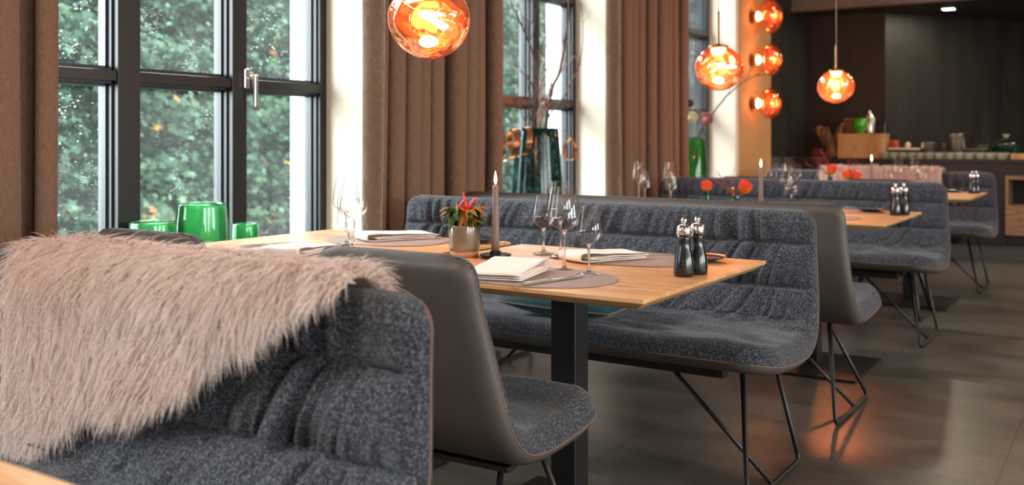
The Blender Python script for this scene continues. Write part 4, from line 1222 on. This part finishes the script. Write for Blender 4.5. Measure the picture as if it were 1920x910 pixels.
def pendant(x, y, z, R0, lab, seed, rz, power):
    root = empty('pendant_lamp', (x, y, z), rz)
    P, F = blob(R0, seed); 
    # flattened collar at the top
    zt_ = P[..., 2].max()
    P[..., 2] = np.where(P[..., 2] > R0*.84, R0*.84+(P[..., 2]-R0*.84)*.25, P[..., 2])
    MB().add(P.reshape(-1, 3), F).build('glass_shade', M['melt'], root, smooth=True, sub=1)
    P2, F2 = blob(R0*.80, seed+50, dent=.32, sq=.9)
    MB().add(P2.reshape(-1, 3), F2).build('inner_glass', M['melt'], root, smooth=True, sub=1)
    top = R0*.86
    col_ = MB().lathe([(.052, top-.004), (.052, top+.006), (.046, top+.010), (.010, top+.016), (.0065, top+.022), (.0065, top+.185), (.004, top+.190), (0, top+.190)], 28).build('collar', M['bronze'], root, smooth=True)
    MB().lathe([(.038, top-.006), (.038, top-.014), (.034, top-.026), (.024, top-.036), (.010, top-.041), (0, top-.042)], 28).build('lamp_diffuser', M['led'], col_, smooth=True)
    MB().ball((0, 0, -R0*.50), .026, 20, 14, (1.15, 1.15, .7)).build('lamp_bulb', M['led2'], root, smooth=True)
    MB().tube([(0, 0, top+.185), (0, 0, 3.0-z)], .0022, 8).build('cord', M['cord'], root)
    tag(root, lab, 'pendant lamp', 'melted copper glass pendants')
    ld = bpy.data.lights.new('pendant_light', 'POINT'); ld.energy = power; ld.color = (1, .52, .26); ld.shadow_soft_size = .05
    lo = bpy.data.objects.new('pendant_light', ld); COL.objects.link(lo); lo.parent = root; lo.location = (0, 0, -R0*.1)
    return root
M['led2'] = emis('lamp_filament_glow', (1, .80, .52, 1), 22)
pendant(-1.84, 2.36, 1.486, .132, 'largest glowing copper glass pendant, cut by the top edge', 7, .4, 10)
pendant(-1.83, 4.80, 1.493, .127, 'middle copper glass pendant before the pale reveal', 7, 2.2, 12)
pendant(-1.816, 7.10, 1.506, .131, 'smallest looking copper glass pendant before the dark wall', 7, 4.0, 24)

def sconce(y, z, seed, lab):
    root = empty('wall_lamp', (XW+.012, y, z))
    # parts along +x
    rot = Matrix.Rotation(math.pi/2, 4, 'Y')
    MB().lathe([(.048, 0), (.048, .055), (.044, .06), (0, .06)], 28).xf(rot).build('wall_mount', M['bronze'], root, smooth=True)
    MB().lathe([(.044, .0602), (.044, .070), (.036, .082), (.016, .088), (0, .089)], 28).xf(rot).build('lamp_diffuser', M['led'], root, smooth=True)
    P, F = blob(.135, seed, sq=.82); P = P.reshape(-1, 3)
    P = P[:, [2, 0, 1]].copy(); P[:, 2] *= 1.12; P[:, 0] += .175
    P[:, 0] = np.maximum(P[:, 0], .058+.05*(P[:, 0]-.058))
    MB().add(P, F).build('glass_shade', M['melt'], root, smooth=True, sub=1)
    P2, F2 = blob(.098, seed+9, dent=.32, sq=.8); P2 = P2.reshape(-1, 3)[:, [2, 0, 1]].copy(); P2[:, 0] += .185
    MB().add(P2, F2).build('inner_glass', M['melt'], root, smooth=True, sub=1)
    tag(root, lab, 'wall lamp', 'copper glass wall lamps')
    ld = bpy.data.lights.new('sconce_light', 'POINT'); ld.energy = 2.2; ld.color = (1, .50, .22); ld.shadow_soft_size = .04
    lo = bpy.data.objects.new('sconce_light', ld); COL.objects.link(lo); lo.parent = root; lo.location = (.12, 0, 0)
sconce(8.82, 2.285, 61, 'topmost of three copper glass wall lamps')
sconce(8.82, 1.878, 63, 'middle of three copper glass wall lamps')
sconce(8.82, 1.470, 65, 'lowest of three copper glass wall lamps')

# ------------------------------------------------------------------ buffet counter at the back
CT = .942
M['counter'] = simple('black_counter', srgb(30, 28, 27), .45, var=(5, .2))
M['plinth'] = simple('grey_plinth', srgb(70, 70, 68), .6)
r = empty('buffet_counter'); tag(r, 'black buffet counter with oak niche along the dark back wall', 'counter')
c = MB().box(-3.03, 3.0, 10.0, 10.70, CT-.035, CT); c.build('counter_top', M['counter'], r, bevel=.003)
MB().box(-3.03, -1.02, 10.02, 10.68, .15, CT-.036).box(-1.02, 3.0, 10.02, 10.68, .795, CT-.036).box(-1.02, 3.0, 10.45, 10.68, .15, .795).box(-1.02, 3.0, 10.04, 10.45, .15, .238).build('carcass', M['counter'], r)
MB().box(-3.03, 3.0, 10.08, 10.68, 0, .15).build('plinth', M['plinth'], r)
MB().box(-1.02, 3.0, 10.0, 10.4, .757, .793).box(-1.02, -.995, 10.0, 10.4, .525, .757).build('niche_frame', M['oak_old'], r, bevel=.002)
MB().box(-1.02, 3.0, 9.995, 10.40, .24, .523).build('drawer_front', M['oak_old'], r, bevel=.003)

r = MB().box(-2.56, -2.13, 10.06, 10.42, CT+.001, CT+.243).build('oak_crate', M['oak_box'], bevel=.002)
tag(r, 'pale oak box standing on the buffet counter', 'box')
# give the box its rim board
MB().box(-2.565, -2.125, 10.055, 10.425, CT+.236, CT+.250).build('lid_board', M['oak_box'], r)
zc = CT+.2505
M['lime'] = simple('lime_ceramic', srgb(60, 150, 20), .25, coat=.5)
open_vessel('lime_vase', [(.042, 0), (.044, .01), (.070, .06), (.078, .10), (.070, .135), (.045, .150), (.040, .155)], .006, M['lime'], (-2.36, 10.14, zc), 'round lime green vase on the oak box', 'vase')
M['steel_d'] = simple('satin_steel', (.42, .38, .34, 1), .3, 1)
r = empty('coffee_maker', (-2.30, 10.27, zc)); tag(r, 'steel coffee urn with dome lid behind the lime vase', 'coffee maker')
MB().lathe([(.07, 0), (.072, .01), (.072, .155), (.066, .165)], 28).build('urn_body', M['steel_d'], r, smooth=True)
MB().lathe([(.070, .166), (.060, .185), (.03, .196), (.03, .222), (.018, .236), (0, .238)], 28).build('urn_lid', M['chrome'], r, smooth=True)
MB().tube([(.07, 0, .15), (.105, 0, .14), (.105, 0, .05), (.072, 0, .04)], .006, 8).build('handle', M['mill'], r, smooth=True)
r = empty('toaster', (-2.47, 10.30, zc)); tag(r, 'brown steel roaster box with domed lid on the oak box', 'appliance')
MB().box(-.085, .075, -.08, .08, .0, .13).build('housing', simple('brown_steel', srgb(90, 68, 54), .35, .6), r, bevel=.012)
MB().box(-.08, .07, -.075, .075, .131, .16).build('lid', M['steel_d'], r, bevel=.014)
r = empty('grinder', (-2.175, 10.30, zc)); tag(r, 'dark square appliance at the right end of the oak box', 'appliance')
MB().box(-.04, .04, -.05, .05, 0, .10).build('housing', M['mill'], r, bevel=.004); MB().box(-.055, .05, -.055, .055, .101, .125).build('hopper', M['mill'], r, bevel=.01)

# driftwood sculpture
dm = MB(); RR = random.Random(4)
def limb(P, R_, sd):
    C, _ = catmull(P, 22); n = len(C); m0 = MB(); m0.tube(C, list(np.interp(np.linspace(0, 1, n), np.linspace(0, 1, len(R_)), R_)), 14)
    v = np.array(m0.v); v += .012*np.stack([vnoise2(v[:, 0]*30+v[:, 2]*4, v[:, 1]*30, sd), vnoise2(v[:, 1]*30+9, v[:, 0]*30, sd+1), v[:, 0]*0], 1)
    dm.add(v, m0.f)
limb([(-2.60, 10.14, CT+.0), (-2.64, 10.15, CT+.12), (-2.72, 10.16, CT+.22), (-2.80, 10.16, CT+.32)], [.085, .075, .06, .045], 3)
limb([(-2.60, 10.16, CT+.02), (-2.60, 10.18, CT+.16), (-2.58, 10.2, CT+.28), (-2.54, 10.2, CT+.36)], [.075, .07, .045, .02], 5)
limb([(-2.64, 10.15, CT+.10), (-2.69, 10.13, CT+.22), (-2.70, 10.12, CT+.32)], [.06, .05, .03], 7)
o = dm.build('driftwood', M['drift'], smooth=True, sub=1); tag(o, 'gnarled driftwood standing left of the oak box', 'driftwood')

# glass cups in a row
M['cup'] = tinted_glass('frosted_cup_glass', srgb(236, 234, 208), (.9, .9, .82, 1), milk=.9)
cp = MB().lathe([(.026, 0), (.030, .003), (.036, .03), (.040, .058), (.040, .062), (.0375, .060), (.034, .03), (.028, .007), (0, .007)], 20).build('glass_cup', M['cup'], smooth=True)
first = True
ORD = ['first', 'second', 'third', 'fourth', 'fifth', 'sixth', 'seventh', 'eighth', 'ninth', 'tenth', 'eleventh', 'twelfth', 'thirteenth']
xs_c = [-2.10+.083*i for i in range(7)]+[-1.50+.083*i for i in range(3)]+[-1.235+.083*i for i in range(2)]+[-1.055]
for row, yy in ((0, 10.055), (1, 10.14)):
    for i, x_ in enumerate(xs_c):
        o = cp if first else cp.copy()
        if not first: COL.objects.link(o)
        first = False
        o.location = (x_+(.02 if row else 0), yy, CT+.001)
        tag(o, '%s pale glass cup from the left in the %s row on the buffet counter' % (ORD[i], 'rear' if row else 'front'), 'cup', '%s row of pale glass cups' % ('rear' if row else 'front'))
for lab, x_, y_, w_, d_, h_, z0, mt, nm, ct in [
    ('long white serving platter behind the left cups', -1.96, 10.33, .30, .16, .018, .085, simple('white_porcelain', srgb(226, 216, 204), .3), 'serving_platter', 'platter'),
    ('wooden board at the right end of the cup row', -.80, 10.13, .36, .16, .055, 0, M['oak_box'], 'wooden_board', 'board'),
    ('small tray behind the right cups', -1.30, 10.36, .20, .14, .012, .085, M['steel_d'], 'small_tray', 'tray')]:
    o = MB().box(-w_/2, w_/2, -d_/2, d_/2, 0, h_).build(nm, mt, bevel=.006)
    if z0:
        MB().box(-w_/3, w_/3, -d_/3, d_/3, -z0, 0).build('stand', M['counter'], o, bevel=.004)
    o.location = (x_, y_, CT+.001+z0); tag(o, lab, ct)
o = MB().ball((0, 0, .028), .028, 14, 10, (1, 1, 1.15)).build('salt_bulb', simple('pale_shell', srgb(214, 190, 172), .5), smooth=True); o.location = (-1.935, 10.33, CT+.105); tag(o, 'small pale round jar on the white platter', 'jar')
o = MB().lathe([(.045, 0), (.045, .05), (.047, .052), (.047, .07), (0, .072)], 20).build('lidded_jar', simple('red_lid', srgb(190, 80, 50), .5), smooth=True); o.location = (-2.065, 10.33, CT+.107); tag(o, 'little red jar at the left end of the platter', 'jar')
def steel_pan(x_, y_, r_, h_, lab, nm='steel_pan'):
    o = MB().lathe([(0, 0), (r_*.96, 0), (r_, .008), (r_, h_), (r_*1.04, h_+.004), (r_*.97, h_+.004), (r_*.96, .012), (0, .01)], 32).build(nm, M['chrome'], smooth=True)
    o.location = (x_, y_, CT+.001); tag(o, lab, 'pot', 'steel containers on the counter')
steel_pan(-1.735, 10.33, .075, .155, 'low steel container behind the cups, left of its twin')
steel_pan(-1.60, 10.42, .065, .145, 'low steel container behind the cups, right of its twin')
steel_pan(-1.475, 10.33, .078, .24, 'tall steel cylinder behind the cup row', 'steel_cylinder')
r = empty('glass_cloche', (-1.05, 10.36, CT+.001)); tag(r, 'dark green casserole under a glass lid at the right of the counter', 'casserole')
MB().lathe([(.10, 0), (.118, .01), (.122, .13), (.126, .135), (.118, .137), (.112, .02), (0, .016)], 32).build('casserole_pot', simple('dark_green_enamel', srgb(14, 50, 40), .2, coat=.6), r, smooth=True)
MB().lathe_open([(.118, .138), (.105, .165), (.07, .19), (.03, .202), (.018, .206)], 32).build('glass_lid', M['glass'], r, smooth=True)
MB().lathe([(.016, .206), (.02, .215), (.03, .225), (.03, .238), (0, .24)], 20).build('lid_knob', M['cup'], r, smooth=True)
o = MB().box(-.10, .0, -.06, .06, 0, .14).build('dark_tin', simple('dark_green_tin', srgb(20, 60, 50), .35), bevel=.006); o.location = (-1.21, 10.5, CT+.001); tag(o, 'dark green tin left of the casserole', 'tin')

# small recessed spotlight in the kitchen ceiling
r = empty('ceiling_spotlight', (-1.63, 10.83, 2.49)); tag(r, 'small square recessed spotlight in the dark kitchen ceiling', 'spotlight')
MB().box(-.07, .07, -.07, .07, -.004, .0).build('spot_frame', M['counter'], r)
MB().box(-.055, .055, -.055, .055, -.008, -.004).build('spot_lens', emis('spot_white', (.9, 1, .9, 1), 6), r)
ld = bpy.data.lights.new('spot_light', 'AREA'); ld.shape = 'SQUARE'; ld.size = .11; ld.energy = 4.5; ld.color = (1, .86, .66)
lo = bpy.data.objects.new('spot_light', ld); COL.objects.link(lo); lo.parent = r; lo.location = (0, 0, -.012)

for x_ in (.25, 1.15):  # unseen extra spots, added to light the cups from the right
    c_ = copy_tree(r); c_.location = (x_, 10.5, 2.49)
    c_['label'] = 'added fill spotlight over the %s of the buffet, outside the picture' % ('middle' if x_ < 1 else 'right end')
    for q in c_.children:
        if q.type == 'LIGHT': q.data = q.data.copy(); q.data.energy = 11
# unseen fill lights added under the ceiling to brighten the room
for i, (p, sz, pw) in enumerate(FILL_LAMPS):
    r = empty('fill_lamp', p); tag(r, 'added round fill light outside the picture, %s' % ['above the near table edge', 'nearest above the aisle', 'second above the aisle', 'third above the aisle', 'before the kitchen fascia'][i], 'fill light', 'added fill lights')
    MB().lathe([(sz/2+.03, .02), (sz/2+.03, .07), (sz/2, .07), (sz/2, .02)], 32).build('fill_ring', M['counter'], r)
    MB().lathe([(sz/2-.005, .03), (sz/2-.005, .045)], 32).build('lamp_diffuser', emis('fill_glow', (1, .78, .55, 1), 3), r)
    ld = bpy.data.lights.new('fill_light', 'AREA'); ld.shape = 'DISK'; ld.size = sz; ld.energy = pw; ld.color = FILL_COL if i else (1, .86, .74)  # first fill light is paler, raised to brighten the fur throw
    lo = bpy.data.objects.new('fill_light', ld); COL.objects.link(lo); lo.parent = r; lo.location = (0, 0, .01)

# sky portals in the window openings (guide the daylight sampling)
def portal(loc, sx, sy, rot):
    ld = bpy.data.lights.new('sky_portal', 'AREA'); ld.shape = 'RECTANGLE'; ld.size = sx; ld.size_y = sy
    ld.cycles.is_portal = True
    lo = bpy.data.objects.new('sky_portal', ld); COL.objects.link(lo); lo.location = loc; lo.rotation_euler = rot
for a, b in WIN:
    portal((XO-.05, (a+b)/2, (SILL+HEAD)/2), HEAD-SILL, b-a, (0, -math.pi/2, 0))
for a, b in [(-2.6, -.4), (.6, 2.8), (3.8, 6.0)]:
    portal((5.85, (a+b)/2, 1.6), 1.4, b-a, (0, math.pi/2, 0))

# ------------------------------------------------------------------ garden outside
gm = Mat('garden_ground'); gp = gm.n('BsdfPrincipled'); gp.inputs['Roughness'].default_value = .9
gm.l(gm.ramp(gm.noise(gm.coord(), 3, 6, .7), [(.35, srgb(30, 44, 26)), (.7, srgb(60, 76, 46))]), gp.inputs['Base Color']); gm.surf(gp.outputs[0])
structure(MB().box(-30, XO-.02, -8, 45, -.5, -.3).build('ground', gm.m))
M['leaf'] = leaf_mat('maple_leaf', [(.0, srgb(12, 28, 18)), (.35, srgb(28, 52, 36)), (.62, srgb(50, 76, 56)), (.86, srgb(78, 102, 78)), (.90, srgb(150, 120, 40)), (.95, srgb(140, 104, 34)), (1, srgb(124, 66, 36))])
def canopy_mesh(seed, n, W, D, Hh, size):
    """leaf sprays: star leaves facing mostly up and out, gathered in layered bunches"""
    r = rng(seed); nb = 230
    bc = np.stack([r.uniform(-W/2, W/2, nb), r.uniform(-D/2, D/2, nb), r.uniform(.15, Hh, nb)], 1)
    k = r.integers(0, nb, n)
    P = bc[k]+r.normal(0, 1, (n, 3))*np.array([.16, .30, .09])*1.2
    P[:, 0] = np.clip(P[:, 0], -W/2-.3, W/2+.3)
    # leaf outline: 5 lobes
    ang = np.linspace(0, 2*np.pi, 10, endpoint=False); rad = np.where(np.arange(10) % 2 == 0, 1.0, .52); rad[5] = .25
    ol = np.stack([np.cos(ang)*rad, np.sin(ang)*rad, -.18*rad**2], 1)
    sz = size*(.6+.7*r.random(n))
    # orientation: normal up and toward the building (+x) with scatter
    N = np.stack([.75+.5*r.normal(size=n), .5*r.normal(size=n), .75+.4*r.normal(size=n)], 1); N /= np.linalg.norm(N, axis=1)[:, None]
    A = r.normal(size=(n, 3)); A -= (A*N).sum(1)[:, None]*N; A /= np.linalg.norm(A, axis=1)[:, None]; B = np.cross(N, A)
    V = P[:, None]+sz[:, None, None]*(ol[None, :, 0, None]*A[:, None]+ol[None, :, 1, None]*B[:, None]+ol[None, :, 2, None]*N[:, None])
    F = np.arange(n*10).reshape(n, 10)
    me = np_mesh('foliage', V.reshape(-1, 3), F)
    ca = me.color_attributes.new('leafrnd', 'FLOAT_COLOR', 'POINT')
    bunch = r.random(nb)[k]
    val = np.clip(.55*bunch+.4*r.random(n), 0, .86); yel = r.random(n) < .012+.10*(bunch > .94); val = np.where(yel, .9+.1*r.random(n), val)
    val = np.repeat(val, 10)
    ca.data.foreach_set('color', np.stack([val, val, val, np.ones_like(val)], 1).astype(np.float32).ravel())
    return me
def trunk_mesh(seed, Hh):
    R = random.Random(seed); m = MB()
    C, _ = catmull([(0, 0, -.3), (.1, .1, .8), (-.05, .25, 1.8), (.1, .1, Hh)], 14); m.tube(C, list(np.linspace(.14, .03, 14)), 9)
    for i in range(11):
        z_ = R.uniform(.6, Hh*.9); a = R.uniform(0, 6.28); L = R.uniform(.7, 1.5)
        p = Vector((0, .1, z_)); P = [p]; d = Vector((math.cos(a)*.5, math.sin(a), .5)).normalized()
        for k in range(5): d = (d+Vector((R.uniform(-.3, .3), R.uniform(-.3, .3), R.uniform(-.2, .2)))).normalized(); P.append(P[-1]+d*L/5)
        m.tube(P, list(np.linspace(.045, .01, 6)), 6)
    return m
def make_tree(seed, n, W, D, Hh, size):
    t = empty('maple_tree'); link('foliage', canopy_mesh(seed, n, W, D, Hh, size), M['leaf'], t)
    trunk_mesh(seed, Hh).build('trunk', M['bark'], t, smooth=True); return t
protoT = [make_tree(1, 36000, 1.5, 2.6, 4.2, .056), make_tree(2, 36000, 1.5, 2.6, 4.3, .052)]; usedT = [[], []]
tr = [(-8.6, 4.6, 'maple tree outside the rainy window, left pane'), (-9.0, 7.4, 'maple tree outside the rainy window, middle panes'),
      (-8.6, 10.2, 'maple tree outside the rainy window, right pane'), (-10.9, 6.0, 'maple tree standing behind the others outside the left panes'),
      (-11.0, 8.9, 'maple tree standing behind the others outside the right pane'), (-9.2, 13.0, 'maple tree beyond the white reveal of the rainy window'),
      (-9.0, 15.8, 'maple tree seen left of the branches in the second window'), (-11.1, 14.4, 'maple tree behind, seen through the second window'),
      (-9.0, 18.6, 'maple tree seen through the branches of the second window'), (-11.0, 17.4, 'maple tree farther off beyond the second window'), (-11.0, 11.8, 'maple tree behind, hidden mostly by the first curtain')]
for i, (x_, y_, lab) in enumerate(tr):
    k = i % 2; o = place(protoT[k], usedT[k], (x_, y_, -.3), (0 if i % 4 < 2 else .35), lab, 'tree', 'maple trees in the garden')
    o.scale = (1, 1, 1+.06*math.cos(i*1.7))
# clipped dark hedge behind the trees
hn, hz_ = 220, 60
Yh = np.linspace(0, 30, hn); Zh = np.linspace(-.3, 4.9, hz_); YY, ZZ = np.meshgrid(Yh, Zh, indexing='ij')
XX = -13.3-.35*np.abs(vnoise2(YY*1.5, ZZ*1.5, 3))+.25*vnoise2(YY*5, ZZ*5, 4)
back = np.full_like(XX, -14.8)
V = np.vstack([np.stack([XX, YY, ZZ], -1).reshape(-1, 3), np.stack([back, YY, ZZ], -1).reshape(-1, 3)])
me = np_mesh('hedge', V, np.vstack([grid_faces(hn, hz_), grid_faces(hn, hz_, hn*hz_, True)]))
hm = Mat('hedge_leaves'); hp = hm.n('BsdfPrincipled'); hp.inputs['Roughness'].default_value = .8
vo = hm.n('TexVoronoi'); vo.inputs['Scale'].default_value = 9; hm.l(hm.coord(), vo.inputs['Vector'])
sx_ = hm.n('SeparateColor'); hm.l(vo.outputs['Color'], sx_.inputs[0])
hm.l(hm.ramp(sx_.outputs[0], [(.1, srgb(12, 22, 16)), (.6, srgb(28, 46, 32)), (.95, srgb(54, 76, 54))]), hp.inputs['Base Color'])
hm.l(hm.bump(vo.outputs['Distance'], 1, .08), hp.inputs['Normal']); hm.surf(hp.outputs[0])
o = link('hedge', me, hm.m, smooth=True); tag(o, 'tall dark hedge closing the garden behind the trees', 'hedge')
# pale parasol in the garden
r = empty('garden_parasol', (-6.6, 4.05, -.52)); tag(r, 'pale garden parasol seen through the lowest left pane', 'parasol')
MB().lathe([(.42, .80), (.30, .84), (.02, .90), (0, .905)], 8).lathe([(.42, .795), (.02, .885)], 8).build('parasol_canopy', simple('grey_canvas', srgb(96, 98, 98), .8), r)
MB().tube([(0, 0, 0), (0, 0, .9)], .02, 8).build('parasol_pole', M['black'], r)
